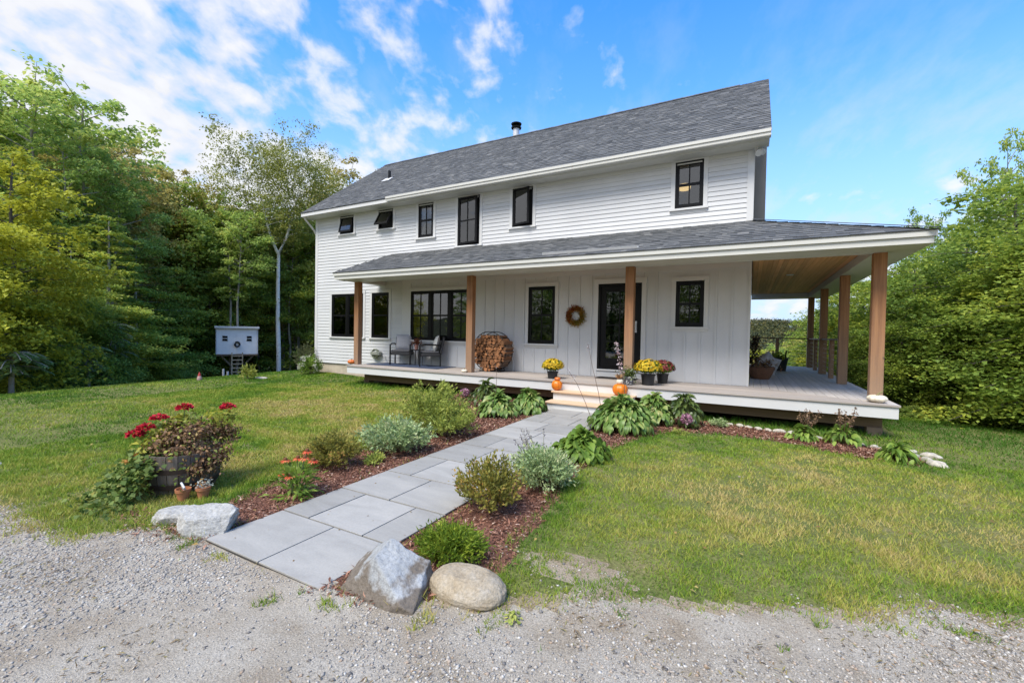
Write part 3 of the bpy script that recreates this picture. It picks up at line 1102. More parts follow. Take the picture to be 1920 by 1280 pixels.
def build_porch_roof():
    x0, x1, y0, ze, zw = -10.34, 2.315, 8.40, 2.595, 3.365
    yb, zt = 18.75, 2.60
    mb = MB()
    run = YH - y0
    sl = math.hypot(run, zw - ze)
    # front plane: hips at both ends
    lx, rx = -9.76, XR + .02
    fl = lambda v: x0 + (lx - x0) * v / sl
    fr = lambda v: x1 + (rx - x1) * v / sl
    shingles(mb, (0, y0 - .015, ze - .01), (1, 0, 0), (0, run, zw - ze), (0, -(zw - ze), run), sl, fl, fr, seed=5)
    # right plane
    run2 = x1 - rx
    sl2 = math.hypot(run2, zw - ze)
    shingles(mb, (x1 + .015, 0, ze - .01), (0, 1, 0), (-run2, 0, zw - ze), (zw - ze, 0, run2), sl2,
             lambda v: y0 + run * v / sl2, lambda v: yb - (yb - 17.0) * v / sl2, seed=6)
    # short left end and far end
    run3 = lx - x0
    sl3 = math.hypot(run3, zw - ze)
    shingles(mb, (x0 - .01, 0, ze - .01), (0, 1, 0), (run3, 0, zw - ze), (-(zw - ze), 0, run3), sl3,
             lambda v: y0 + run * v / sl3, lambda v: YH, seed=7)
    shingles(mb, (0, yb + .01, ze - .01), (1, 0, 0), (0, -(yb - 17.0), zw - ze), (0, zw - ze, yb - 17.0), math.hypot(yb - 17, zw - ze),
             lambda v: rx, lambda v: x1 + (rx - x1) * v / math.hypot(yb - 17, zw - ze), seed=8)
    for i in range(10):                                                       # hip caps
        t0, t1 = i / 10, (i + 1.15) / 10
        A, B = Vector((x1, y0, ze + .012)), Vector((rx, YH, zw + .012))
        p, q = A.lerp(B, t0), A.lerp(B, min(1, t1))
        r = random.uniform(.3, .6)
        up = Vector((0, 0, .022))
        mb.face([p + up, q + up, q + Vector((-.02, -.13, -.035)) + up, p + Vector((-.02, -.13, -.035)) + up], r)
        mb.face([p + up, p + Vector((.13, .02, -.03)) + up, q + Vector((.13, .02, -.03)) + up, q + up], r)
    roof = mb.build('porch_roof', shingle, house)
    # sheathing just under the shingles
    mb = MB()
    d = -0.03
    A = [(x0 + .02, y0 + .01, ze + d), (x1 - .02, y0 + .01, ze + d), (rx, YH - .025, zw + d), (lx, YH - .025, zw + d)]
    mb.face(A)
    mb.face([(x1 - .02, y0 + .01, ze + d), (x1 - .02, yb - .01, ze + d), (rx, 17.0, zw + d), (rx, YH - .025, zw + d)])
    mb.face([(x0 + .02, y0 + .01, ze + d), (lx, YH - .025, zw + d), (x0 + .02, YH - .025, ze + d)])
    mb.face([(x1 - .02, yb - .01, ze + d), (rx, yb - .01, ze + d), (rx, 17.0, zw + d)])
    mb.build('sheathing', darkwood, roof)
    mb = MB()                                                                  # two-step eave boards and soffit
    for (o, z0_, z1_) in ((0.03, 2.405, 2.50), (0.0, 2.502, 2.585)):
        mb.box(x0 + o, x1 - o, y0 + o, y0 + o + .03, z0_, z1_)
        mb.box(x1 - o - .03, x1 - o, y0 + o + .03, yb - o, z0_, z1_)
        mb.box(x0 + o, x0 + o + .03, y0 + o + .03, YH - .03, z0_, z1_)
        mb.box(XR + .03, x1 - o - .03, yb - o - .03, yb - o, z0_, z1_)
    mb.build('fascia', cream, roof)
    mb = MB()
    mb.box(x0 + .06, x1 - .06, y0 + .06, 9.02, 2.408, 2.425)
    mb.box(1.89, x1 - .06, 9.02, yb - .06, 2.408, 2.425)
    mb.box(x0 + .06, -10.17, 9.02, YH - .03, 2.408, 2.425)
    mb.box(XR + .03, 1.89, 18.2, yb - .06, 2.408, 2.425)
    mb.build('soffit', cream, roof)
    mb = MB()                                                                  # beams
    mb.box(-10.17, 1.89, 9.02, 9.18, 2.40, 2.575)
    mb.box(1.73, 1.89, 9.18, 18.2, 2.40, 2.575)
    mb.box(-10.17, -10.01, 9.18, YH - .03, 2.40, 2.575)
    mb.box(XR + .03, 1.73, 18.04, 18.2, 2.40, 2.575)
    mb.build('beam', cream, roof)
    mb = MB()                                                                  # cedar ceiling boards, run front to back
    x = -10.0
    while x < 1.72:
        w = 0.088
        if x + w > XR + .04:
            mb.box(max(x, XR + .04) if x > XR - .06 else x, min(x + w - .004, 1.725), 9.185, 18.03, 2.55, 2.565)
        else:
            mb.box(x, x + w - .004, 9.185, YH - .035, 2.55, 2.565)
        x += w
    mb.build('porch_ceiling', ceilwood, roof)
    mb = MB()
    mb.lathe([(0.0, 0), (0.075, 0), (0.085, .006), (0.085, .012)], 24, (0.82, 12.7, 2.537), close=False)
    mb.build('recessed_light', trimw, roof)
    mb = MB()                                                                  # diverter strip above the steps
    Mx = Matrix.Translation((0, 8.60, 2.68)) @ Matrix.Rotation(math.radians(24), 4, 'X')
    mb.box(-3.97, -1.95, -.012, .10, .006, .014, M=Mx)
    mb.box(-3.97, -1.95, -.012, -.006, .014, .055, M=Mx)
    mb.build('rain_diverter', trimw, roof)


build_porch_roof()


def build_deck():
    mb = MB()
    x0, x1, yf = -10.07, 2.04, 8.65
    mit = lambda y: XR + (x1 - XR) * (YH - y) / (YH - yf)          # mitre from house corner to deck corner
    w, g = 0.14, 0.006
    y = yf
    while y < YH - .01:
        ya, yb = y, min(y + w - g, YH - .03)
        for xa, xb in ((x0, -5.2), (-5.197, -1.6), (-1.597, None)):
            r = random.random()
            if xb is None:
                A = [(xa, ya), (mit(ya) - .002, ya), (mit(yb) - .002, yb), (xa, yb)]
            else:
                A = [(xa, ya), (xb, ya), (xb, yb), (xa, yb)]
            mb.face([(*p, 0) for p in A], r)
            mb.face([(*A[0], -.028), (*A[1], -.028), (*A[1], 0), (*A[0], 0)], r)
            mb.face([(*A[2], -.028), (*A[3], -.028), (*A[3], 0), (*A[2], 0)], r)
            mb.face([(*A[3], -.028), (*A[0], -.028), (*A[0], 0), (*A[3], 0)], r)
        y += w
    deck = mb.build('deck_floor', deckx, house)
    mb = MB()
    x = x1
    mity = lambda xx: YH - (xx - XR) / (x1 - XR) * (YH - yf)
    while x > XR + .03:
        xa, xb = max(x - w + g, XR + .03), x
        r = random.random()
        A = [(xa, mity(xa) + .003), (xb, mity(xb) + .003), (xb, 18.42), (xa, 18.42)]
        mb.face([(*p, 0) for p in A], r)
        mb.face([(*A[1], -.028), (*A[2], -.028), (*A[2], 0), (*A[1], 0)], r)
        mb.face([(*A[0], -.028), (*A[3], -.028), (*A[3], 0), (*A[0], 0)][::-1], r)
        mb.face([(*A[2], -.028), (*A[3], -.028), (*A[3], 0), (*A[2], 0)], r)
        x -= w
    mb.build('side_boards', decky, deck)
    mb = MB()
    mb.box(x0 + .03, x1 - .02, yf + .025, yf + .055, -0.212, -0.032)
    mb.box(x1 - .05, x1 - .02, yf + .055, 18.4, -0.212, -0.032)
    mb.box(x0 + .03, x0 + .06, yf + .055, YH - .03, -0.212, -0.032)
    mb.build('rim_board', trimw, deck)
    mb = MB()                                                    # dark framing below
    mb.box(x0 + .35, 1.9, 9.02, 9.14, -0.42, -0.20)
    mb.box(1.74, 1.88, 9.14, 18.2, -0.42, -0.20)
    for i in range(30):
        xx = x0 + .3 + i * .4
        if xx < 1.7: mb.box(xx, xx + .04, 8.75, YH, -0.19, -0.034)
    mb.build('girder', darkwood, deck)
    for (px_, py_) in ((-9.6, 9.08), (-6.1, 9.08), (-2.2, 9.08), (1.80, 9.08), (1.81, 12.06), (1.81, 15.1), (1.81, 18.1)):
        mb = MB()
        mb.box(px_ - .10, px_ + .10, py_ - .10, py_ + .10, G(px_, py_) - .3, -0.42)
        mb.build('deck_support', cedar if px_ > 1 else darkwood, deck)
    # porch posts
    for (px_, py_) in ((-10.09, 9.10), (-6.13, 9.10), (-2.195, 9.10), (1.812, 9.10), (1.812, 12.06), (1.812, 15.10), (1.812, 18.12)):
        mb = MB()
        mb.box(px_ - .088, px_ + .088, py_ - .078, py_ + .078, 0.0, 2.40, bev=.006)
        mb.build('porch_post', cedar, house)
    # railing on the far part of the side porch
    mb = MB()
    mb.box(1.765, 1.86, 12.15, 18.05, 0.965, 1.003)
    mb.box(XR + .05, 1.73, 18.07, 18.17, 0.965, 1.003)
    rail = mb.build('railing', darkwood, house)
    for (px_, py_) in ((1.812, 13.56), (1.812, 16.65), (0.85, 18.12)):
        mb = MB()
        mb.box(px_ - .05, px_ + .05, py_ - .05, py_ + .05, 0, 0.964, bev=.004)
        mb.build('rail_post', cedar, rail)
    for z in np.linspace(.12, .85, 7):
        mb = MB()
        mb.tube([(1.812, 12.1, z), (1.812, 18.1, z)], .0025, 5)
        mb.tube([(1.8, 18.12, z), (0, 18.12, z)], .0025, 5)
        mb.build('cable', metal, rail)
    # steps
    xs0, xs1 = -3.60, -1.92
    st = MB()
    st.box(xs0 + .03, xs1 - .03, 8.40, 8.66, -0.60, -0.215)
    st.box(xs0 + .02, xs1 - .02, 8.10, 8.397, -0.60, -0.396)
    steps = st.build('porch_steps', trimw, house)
    for (ya, yb, z) in ((8.35, 8.672, -0.18), (8.06, 8.395, -0.36)):
        mb = MB()
        mb.box(xs0, xs1, ya, (ya + yb) / 2 - .003, z - .034, z, bev=.004)
        mb.box(xs0, xs1, (ya + yb) / 2 + .003, yb, z - .034, z, bev=.004)
        mb.build('tread', newwood, steps)


build_deck()

# ------------------------------------------------------------------ foliage machinery
def norm(a):
    return a / (np.linalg.norm(a, axis=-1, keepdims=True) + 1e-9)


def rand_dirs(rs, n):
    return norm(rs.normal(size=(n, 3)))


def leaf_quads(rs, C, D, Nn, Ln, Wd, fold=0.18):
    """diamond leaves: C base points, D direction, Nn face normal, length, width -> V (4n,3), F (n,4)"""
    n = len(C)
    D = norm(D)
    T = norm(np.cross(D, Nn))
    Nn = np.cross(T, D)
    Ln = np.broadcast_to(np.asarray(Ln, float), (n,))[:, None]
    Wd = np.broadcast_to(np.asarray(Wd, float), (n,))[:, None]
    a = C
    b = C + D * Ln * .45 + T * Wd * .5 + Nn * Wd * fold
    c = C + D * Ln - Nn * Ln * .12
    d = C + D * Ln * .45 - T * Wd * .5 + Nn * Wd * fold
    V = np.stack([a, b, c, d], 1).reshape(-1, 3)
    F = np.arange(4 * n).reshape(n, 4)
    return V, F


def leaf_cloud(name, mat, rs, C, size, asp=0.6, up=0.5, parent=None, outw=None, rnd=None, jit=0.35, down=0.25):
    n = len(C)
    Nn = rand_dirs(rs, n) * (1 - up) + np.array([0, 0, up * 1.4])
    if outw is not None:
        Nn = Nn + outw * 0.5
    Nn = norm(Nn)
    D = rand_dirs(rs, n)
    D = D - Nn * (D * Nn).sum(1, keepdims=True) + np.array([0, 0, -down])
    L = size * rs.uniform(1 - jit, 1 + jit, n)
    V, F = leaf_quads(rs, C, D, Nn, L, L * asp)
    r = rs.rand(n) if rnd is None else np.clip(rnd, 0, 1)
    return link_mesh(name, np_mesh(name, V, F, r), mat, parent)


GR = [(0.0, (0.022, 0.036, 0.010)), (0.35, (0.05, 0.078, 0.018)), (0.7, (0.085, 0.115, 0.024)), (1.0, (0.15, 0.165, 0.03))]
M_maple = leafmat('maple_leaf', [(0.0, (0.092, 0.145, 0.031)), (0.4, (0.198, 0.302, 0.053)), (0.72, (0.367, 0.446, 0.069)), (1.0, (0.620, 0.620, 0.079))], patch=0.9, psc=0.45, objv=.5)
M_dark = leafmat('forest_leaf', [(0.0, (0.156, 0.234, 0.066)), (0.45, (0.338, 0.491, 0.120)), (0.8, (0.551, 0.620, 0.154)), (1.0, (0.620, 0.620, 0.193))], patch=0.7, psc=0.35, trans=.52)
M_yell = leafmat('yellow_leaf', [(0.0, (0.210, 0.263, 0.038)), (0.5, (0.441, 0.452, 0.046)), (1.0, (0.600, 0.600, 0.063))], patch=0.7, psc=0.5, trans=0.4)
M_beech = leafmat('beech_leaf', [(0.0, (0.148, 0.220, 0.049)), (0.45, (0.320, 0.445, 0.082)), (0.75, (0.620, 0.620, 0.102)), (1.0, (0.620, 0.620, 0.151))], patch=1.0, psc=0.4)
M_bronze = leafmat('bronze_leaf', [(0.0, (0.275, 0.248, 0.100)), (0.5, (0.548, 0.467, 0.144)), (1.0, (0.620, 0.620, 0.193))], patch=0.6)
M_birch = leafmat('birch_leaf', [(0.0, (0.172, 0.209, 0.058)), (0.5, (0.360, 0.378, 0.090)), (1.0, (0.620, 0.568, 0.133))], patch=0.6)
M_sumac = leafmat('sumac_leaf', [(0.0, (0.11, 0.18, 0.06)), (0.6, (0.23, 0.32, 0.10)), (1.0, (0.36, 0.42, 0.14))], spec=0.15)
bark = plain('grey_bark', (0.115, 0.10, 0.085), 0.9, var=0.35, sc=7, bump=0.8, bsc=22)
bark2 = plain('pale_bark', (0.25, 0.235, 0.20), 0.9, var=0.3, sc=6, bump=0.6, bsc=22)


def birchbark():
    m, n, l, p, out = newmat('birch_bark')
    tc = n.new('ShaderNodeTexCoord')
    mp = n.new('ShaderNodeMapping')
    mp.inputs['Scale'].default_value = (2.5, 2.5, 9)
    l.new(tc.outputs['Object'], mp.inputs[0])
    nz = N(n, 'ShaderNodeTexNoise', i_Scale=1.6, i_Detail=5.0, i_Roughness=0.6)
    l.new(mp.outputs[0], nz.inputs['Vector'])
    r = ramp(n, [(0.30, (0.07, 0.06, 0.05)), (0.36, (0.74, 0.71, 0.66)), (0.7, (0.88, 0.86, 0.82))])
    l.new(nz.outputs[0], r.inputs[0])
    l.new(r.outputs[0], p.inputs['Base Color'])
    p.inputs['Roughness'].default_value = 0.75
    return m


birch_b = birchbark()


def make_tree(name, seed, H=12., base=.2, R=3.0, nbr=46, leaves=20000, size=.13, prof='round', layer=.10, rise=.35, droop=.25,
              trunk=.14, lm=None, bm=None, asp=.7, fork=False, lateral=.30, up=.55, bend=.3, inner=.25, gap=0.0, brad=.30):
    rs = np.random.RandomState(seed)
    root = empty(name)
    nb = 9
    wob = np.cumsum(rs.normal(0, bend / nb, (nb, 2)), 0)
    wob -= wob[0]
    tp = [Vector((wob[i, 0], wob[i, 1], H * .97 * i / (nb - 1) - (.5 if i == 0 else 0))) for i in range(nb)]

    def tpos(h):
        f = min(max(h / (H * .97) * (nb - 1), 0), nb - 1.001)
        i = int(f)
        return tp[i].lerp(tp[i + 1], f - i)
    tr = MB()
    if not fork:
        tr.tube(tp, [trunk * (1.15 if i == 0 else 1) * (1 - .88 * i / (nb - 1)) + .008 for i in range(nb)], 9)
    else:                                                   # two limbs from about half height
        k = 5
        hb = H * .59
        lo = [Vector((wob[i, 0] * .6, wob[i, 1] * .6, hb * i / (k - 1) - (.5 if i == 0 else 0))) for i in range(k)]
        tr.tube(lo, [trunk * (1 - .09 * i) for i in range(k)], 10)
        top = lo[-1]
        limbs = []
        for s in (-1, 1):
            pl_ = [top + Vector((fork[0] * s * R * .32 * t ** .7, fork[1] * s * R * .32 * t ** .7, (H - hb) * .92 * t)) + Vector((rs.normal(0, .05), rs.normal(0, .05), 0)) for t in np.linspace(0, 1, 6)]
            tr.tube(pl_, [trunk * .62 * (1 - .8 * i / 5) for i in range(6)], 8)
            limbs.append(pl_)

        def tpos(h):
            if h < hb: return lo[0].lerp(top, h / hb)
            pl_ = limbs[rs.randint(2)]
            f = min((h - hb) / ((H - hb) * .92) * 5, 4.99)
            return pl_[int(f)].lerp(pl_[int(f) + 1], f - int(f))
    P = {'round': lambda t: max(.12, (1 - (2 * t - .85) ** 2 / 1.75)) ** .6, 'cone': lambda t: 1.05 - .92 * t, 'vase': lambda t: .45 + .75 * math.sin(min(1, t * 1.12) * PI * .86), 'full': lambda t: max(.15, 1 - max(0, t - .25) ** 2 * 1.45)}[prof]
    Ls, items = [], []
    for i in range(nbr):
        t = (i + rs.uniform(.1, .9)) / nbr
        if gap and rs.rand() < gap: continue
        h = H * (base + (1 - base) * t * .97)
        L = R * P(t) * rs.uniform(.6, 1.12)
        az = i * 2.39996 + rs.normal(0, .3)
        items.append((h, L, az, t))
    tot = sum(L ** 1.6 for _, L, _, _ in items)
    CC, RR = [], []
    for h, L, az, t in items:
        p0 = tpos(h)
        dx, dy = math.cos(az), math.sin(az)
        ri = rise * (0.35 + 1.1 * t)
        pts = []
        for s in np.linspace(0, 1, 6):
            pts.append(Vector((p0.x + dx * L * s, p0.y + dy * L * s, p0.z + L * (ri * s - droop * s * s))))
        tr.tube(pts, [max(.006, trunk * brad * (L / R) ** .8 * (1 - .85 * s)) for s in np.linspace(0, 1, 6)], 5, cap=False)
        n = int(leaves * L ** 1.6 / tot)
        # twig clusters along the branch, leaves gathered round them
        ncl = max(4, int(n / 20))
        s = inner + (1.04 - inner) * rs.rand(ncl) ** .75
        lat = rs.normal(0, lateral, ncl) * L * (1.1 - .75 * s)
        zz = L * (ri * s - droop * s * s)
        cl = np.stack([p0.x + dx * L * s - dy * lat, p0.y + dy * L * s + dx * lat, p0.z + zz + rs.normal(0, layer, ncl) * L ** .5 - abs(lat) * .12], 1)
        idx = rs.randint(0, ncl, n)
        sp = .075 + .042 * L
        CC.append(cl[idx] + rs.normal(0, 1, (n, 3)) * np.array([sp, sp, sp * .5]))
        tone = rs.normal(0, .10)
        RR.append(np.clip(rs.rand(n) * .75 + .12 + tone + rs.normal(0, .08, ncl)[idx], 0, 1))
    tr.build('trunk', bm or bark, root, smooth=True)
    leaf_cloud('crown', lm, rs, np.concatenate(CC), size, asp, up, root, rnd=np.concatenate(RR))
    root['_h'] = H
    return root


random.seed(4)
PROTO = {}
PROTO['beech'] = [make_tree('beech_tree', 21, 11, .10, 3.2, 54, 21000, .135, 'cone', .05, .18, .16, .11, M_beech, bark2, lateral=.26, up=.8),
                  make_tree('beech_tree', 22, 11, .06, 3.6, 46, 19000, .135, 'full', .05, .12, .14, .10, M_beech, bark2, lateral=.24, up=.8)]
PROTO['wood'] = [make_tree('forest_tree', 31, 14, .30, 3.2, 44, 14000, .17, 'round', .16, .55, .25, .15, M_dark, bark2, up=.3),
                 make_tree('forest_tree', 32, 14, .26, 2.9, 46, 13500, .17, 'vase', .18, .65, .30, .14, M_dark, bark2, up=.3)]
PROTO['bronze'] = [make_tree('bronze_tree', 33, 13, .34, 2.6, 40, 13000, .14, 'round', .16, .5, .2, .12, M_bronze, bark)]
PROTO['maple'] = [make_tree('maple_tree', 41, 9, .02, 3.6, 66, 34000, .115, 'full', .14, .42, .42, .14, M_maple, bark, asp=.85),
                  make_tree('maple_tree', 42, 9, .03, 3.2, 60, 31000, .115, 'round', .16, .45, .42, .14, M_maple, bark, asp=.85)]
PROTO['yellow'] = [make_tree('yellow_tree', 43, 8, .05, 2.7, 56, 24000, .125, 'full', .12, .42, .30, .10, M_yell, bark)]
PROTO['sparse'] = [make_tree('tall_sparse_tree', 44, 14, .52, 2.3, 30, 5600, .17, 'vase', .16, .6, .2, .12, M_dark, bark2, gap=.12, bend=.9)]
PROTO['birch'] = [make_tree('white_birch', 45, 16, .63, 4.0, 60, 27000, .15, 'vase', .3, .62, .2, .20, M_birch, birch_b, fork=(1.2, .7), lateral=.34, bend=.5, inner=.08, brad=.13)]
PROTO['bush'] = [make_tree('woodland_bush', 51, 2.6, .02, 1.4, 34, 6000, .10, 'full', .12, .5, .35, .03, M_maple, bark, inner=.1),
                 make_tree('woodland_bush', 52, 2.2, .02, 1.5, 30, 5500, .11, 'full', .12, .5, .35, .03, M_dark, bark, inner=.1)]
USED = set()
RNG = random.Random(77)


def ray_dir(u, v=632.0):
    c = Vector(((u - 960) / 820.44, -(v - 640) / 820.44, -1.0))
    return Matrix(CAM_R) @ c


def place(kind, x, y, top, label, cat='tree', group=None, var=None, wide=1.0, name=None):
    ps = PROTO[kind]
    k = RNG.randrange(len(ps)) if var is None else var
    p = ps[k]
    if (kind, k) in USED:
        o = copy_tree(p)
    else:
        o = p
        USED.add((kind, k))
    z = G(x, y)
    s = max(.15, (top - z) / (p['_h'] * 1.0))
    o.location = (x, y, z - .05)
    o.rotation_euler = (0, 0, RNG.uniform(0, 6.28))
    o.scale = (s * wide, s * wide, s)
    tag(o, label, cat, group)
    return o


def place_uv(kind, u, D, vtop, label, **kw):
    d = ray_dir(u)
    x, y = d.x / math.hypot(d.x, d.y) * D, d.y / math.hypot(d.x, d.y) * D
    e = ray_dir(u, vtop)
    top = 1 + e.z * D / math.hypot(e.x, e.y)
    return place(kind, x, y, top, label, **kw)


def build_woods():
    W = 'trees of the wood left of the house'
    place_uv('birch', 523, 34, 302, 'tall white birch with forked trunk between the treehouse and the house', wide=.85).rotation_euler = (0, 0, .45)
    place_uv('sparse', 160, 28, 190, 'tall thin-crowned tree standing above the wood at far left', wide=1.15)
    place_uv('sparse', 62, 27, 165, 'tallest tree of the wood, open top against the clouds at far left', wide=1.1)
    place_uv('yellow', 20, 18.5, 270, 'yellow leaved tree at the edge of the wood, far left', wide=1.0)
    place_uv('yellow', -120, 17, 330, 'yellow green tree beyond the left edge of the lawn', wide=1.1)
    place_uv('beech', 205, 25.5, 395, 'layered young beech with yellowing tiers left of the treehouse', var=0, wide=1.5)
    place_uv('bronze', 338, 36, 322, 'bronze crowned tree above the wood behind the treehouse')
    place_uv('bronze', 650, 46, 318, 'bronze tree top showing above the left end of the roof')
    U = [-300, 0, 40, 90, 130, 190, 215, 250, 290, 300, 350, 400, 450, 520, 580, 640, 690]
    V = [150, 195, 195, 210, 255, 270, 240, 290, 335, 350, 360, 375, 380, 390, 385, 375, 370]
    k = 0
    for row, (D0, D1, dv0, dv1) in enumerate(((29, 33, 10, 80), (35, 41, 5, 70), (44, 52, 5, 60))):
        u = -330 + 25 * row
        while u < 720:
            uu = u + RNG.uniform(-18, 18)
            D = RNG.uniform(D0, D1)
            vt = np.interp(uu, U, V) + RNG.uniform(dv0, dv1)
            kind = RNG.choice(['wood', 'wood', 'beech', 'wood', 'bronze', 'maple'] if row < 2 else ['wood', 'beech'])
            if 235 < uu < 505 and row < 2:
                D = max(D, 36)
            if uu > 400 and row < 1:
                kind = 'wood'
                D = max(D, 37)
            lab = {'wood': 'dark green leafy tree crowded into the wood left of the house', 'beech': 'beech with flat leafy tiers crowded into the wood left of the house', 'bronze': 'browning tree crowded into the wood left of the house', 'maple': 'bushy bright green maple crowded into the wood left of the house'}[kind]
            place_uv(kind, uu, D, vt, lab, group=W, wide=RNG.uniform(.9, 1.15))
            u += (66, 66, 74)[row]
    # slim trees at the front of the wood, their trunks pale against the shade
    for u, D, vt in ((218, 27, 340), (283, 35, 395), (330, 38, 415), (372, 38.5, 420), (405, 38, 420), (490, 36.5, 420), (548, 35.5, 420), (560, 38, 410), (600, 41, 400), (120, 26, 270)):
        place_uv('sparse', u, D, vt, 'slim tall tree with a bare pale trunk at the front of the wood', group='slim trees at the front of the wood', wide=.95)
    # lower layered trees along the edge of the wood
    for u, D, vt, kind in ((-60, 20, 430, 'maple'), (75, 21.5, 470, 'maple'), (130, 23, 455, 'beech'), (258, 30.5, 430, 'beech'), (318, 36.5, 440, 'beech'), (365, 37.5, 430, 'beech'), (475, 39, 420, 'beech'), (560, 37, 440, 'beech'), (600, 40, 400, 'wood'), (420, 39, 380, 'beech'), (150, 22.5, 560, 'maple'), (0, 19, 540, 'maple')):
        place_uv(kind, u, D, vt, {'maple': 'low bushy maple on the edge of the wood beside the lawn', 'beech': 'understorey beech with flat tiers on the edge of the wood', 'wood': 'dark green leafy tree crowded into the wood left of the house'}[kind], group='low trees on the edge of the wood' if kind != 'wood' else W, wide=1.25)
    for i in range(26):
        u = -140 + i * 20 + RNG.uniform(-8, 8)
        D = np.interp(u, [-140, 0, 200, 420], [16.5, 17.5, 22.5, 30]) + RNG.uniform(0, 2.5)
        place_uv('bush', u, D, np.interp(u, [-140, 0, 100, 200, 420], [690, 680, 655, 668, 690]) + RNG.uniform(-18, 22), 'leafy bush at the foot of the wood on the edge of the lawn', cat='bush', group='bushes at the foot of the wood', wide=1.3)
    # right of the house
    Rg = 'big maples right of the porch'
    for u, D, vt, lab, kind in ((1905, 15.5, 352, 'big yellow green maple at the right edge of the photo', 'maple'), (1800, 19, 430, 'rounded maple behind the corner post of the porch roof', 'maple'), (1712, 17, 495, 'leafy maple just right of the porch corner post', 'maple'),
                                (1870, 25, 292, 'tall dark tree rising behind the maples at far right', 'wood'), (1745, 27, 405, 'small topped tree peeping over the end of the porch roof', 'wood')):
        place_uv(kind, u, D, vt, lab, group=Rg, wide=1.25 if kind == 'maple' else .62)
    for u, D, vt in ((1612, 23, 520), (1650, 19.5, 505), (1575, 27, 560), (1760, 15.5, 560), (1690, 14.6, 600), (1850, 14.2, 520), (1960, 14, 430), (2080, 13, 345), (2200, 13, 320), (1965, 22, 335)):
        place_uv('maple', u, D, vt, 'bushy maple crowded among the trees right of the porch', group=Rg, wide=1.35)
    place_uv('yellow', 1592, 22.5, 575, 'yellow green young tree seen between two porch posts', wide=1.3)
    for i, u in enumerate((1715, 1750, 1790, 1825, 1850, 1885, 1915, 1950, 2000)):
        place_uv('bush', u, 12.6 + RNG.uniform(0, 1.2) - .0012 * (u - 1700), RNG.uniform(722, 762), 'low leafy bush under the maples at the right edge of the lawn', cat='bush', group='bushes under the right hand maples', wide=1.4)
    # beyond the porch, down the slope
    for i in range(26):
        u = RNG.uniform(1395, 1600)
        D = RNG.uniform(34, 80)
        vt = RNG.uniform(648, 674) if u < 1530 else RNG.uniform(560, 640)
        place_uv(RNG.choice(['maple', 'wood', 'yellow', 'maple', 'bronze']), u, D, vt, 'tree on the slope below the back of the house', group='trees on the slope behind the house', wide=1.5)
    # across the driveway, behind the viewer (mirrored in the panes)
    for i in range(11):
        place(RNG.choice(['wood', 'maple']), -30 + i * 4.2 + RNG.uniform(-1, 1), -19 - RNG.uniform(0, 6), RNG.uniform(5, 9), 'tree across the driveway from the house', group='trees across the driveway', wide=1.2)


build_woods()


def far_wood():
    rs = np.random.RandomState(8)
    n = 5200
    az = rs.uniform(-0.05, 0.34, n)                      # x over y
    D = 95 + 900 * rs.rand(n) ** 1.25
    x, y = D * np.sin(az), D * np.cos(az)
    z = terrain(x, y)
    h = rs.uniform(7, 12, n)
    per = 34
    c = np.repeat(np.stack([x, y, z + h * .55], 1), per, 0)
    d = rand_dirs(rs, n * per)
    c = c + d * np.repeat(np.stack([h * .36, h * .36, h * .48], 1), per, 0) * rs.uniform(.6, 1, (n * per, 1))
    r = np.clip(np.repeat(rs.rand(n), per) * .7 + rs.rand(n * per) * .3, 0, 1)
    m = leafmat('far_leaf', [(0.0, (0.03, 0.042, 0.022)), (0.5, (0.075, 0.088, 0.03)), (0.8, (0.14, 0.13, 0.035)), (1.0, (0.20, 0.13, 0.04))], trans=.15, objv=0)
    o = leaf_cloud('far_wood', m, rs, c, 1.7, .8, .4, outw=d, rnd=r)
    tag(o, 'wooded slope falling away behind the porch', 'wood', kind='stuff')


far_wood()


# ------------------------------------------------------------------ grass, gravel, mulch
def in_view(x, y, z, mu=260, mv=160):
    P = np.stack([x, y, z - 1.0], 0)
    q = np.array(CAM_R).T @ P
    d = -q[2]
    u = 960 + 820.44 * q[0] / np.maximum(d, 1e-3)
    v = 640 - 820.44 * q[1] / np.maximum(d, 1e-3)
    return (d > .3) & (u > -mu) & (u < 1920 + mu) & (v < 1280 + mv), d


def sample(rs, x0, x1, y0, y1, dens):
    n = int((x1 - x0) * (y1 - y0) * dens)
    return rs.uniform(x0, x1, n), rs.uniform(y0, y1, n)


def dirt_patch(x, y):
    return np.clip(1 - np.hypot((x + 1.0) / .55, (y - 2.72) / .26), 0, 1)


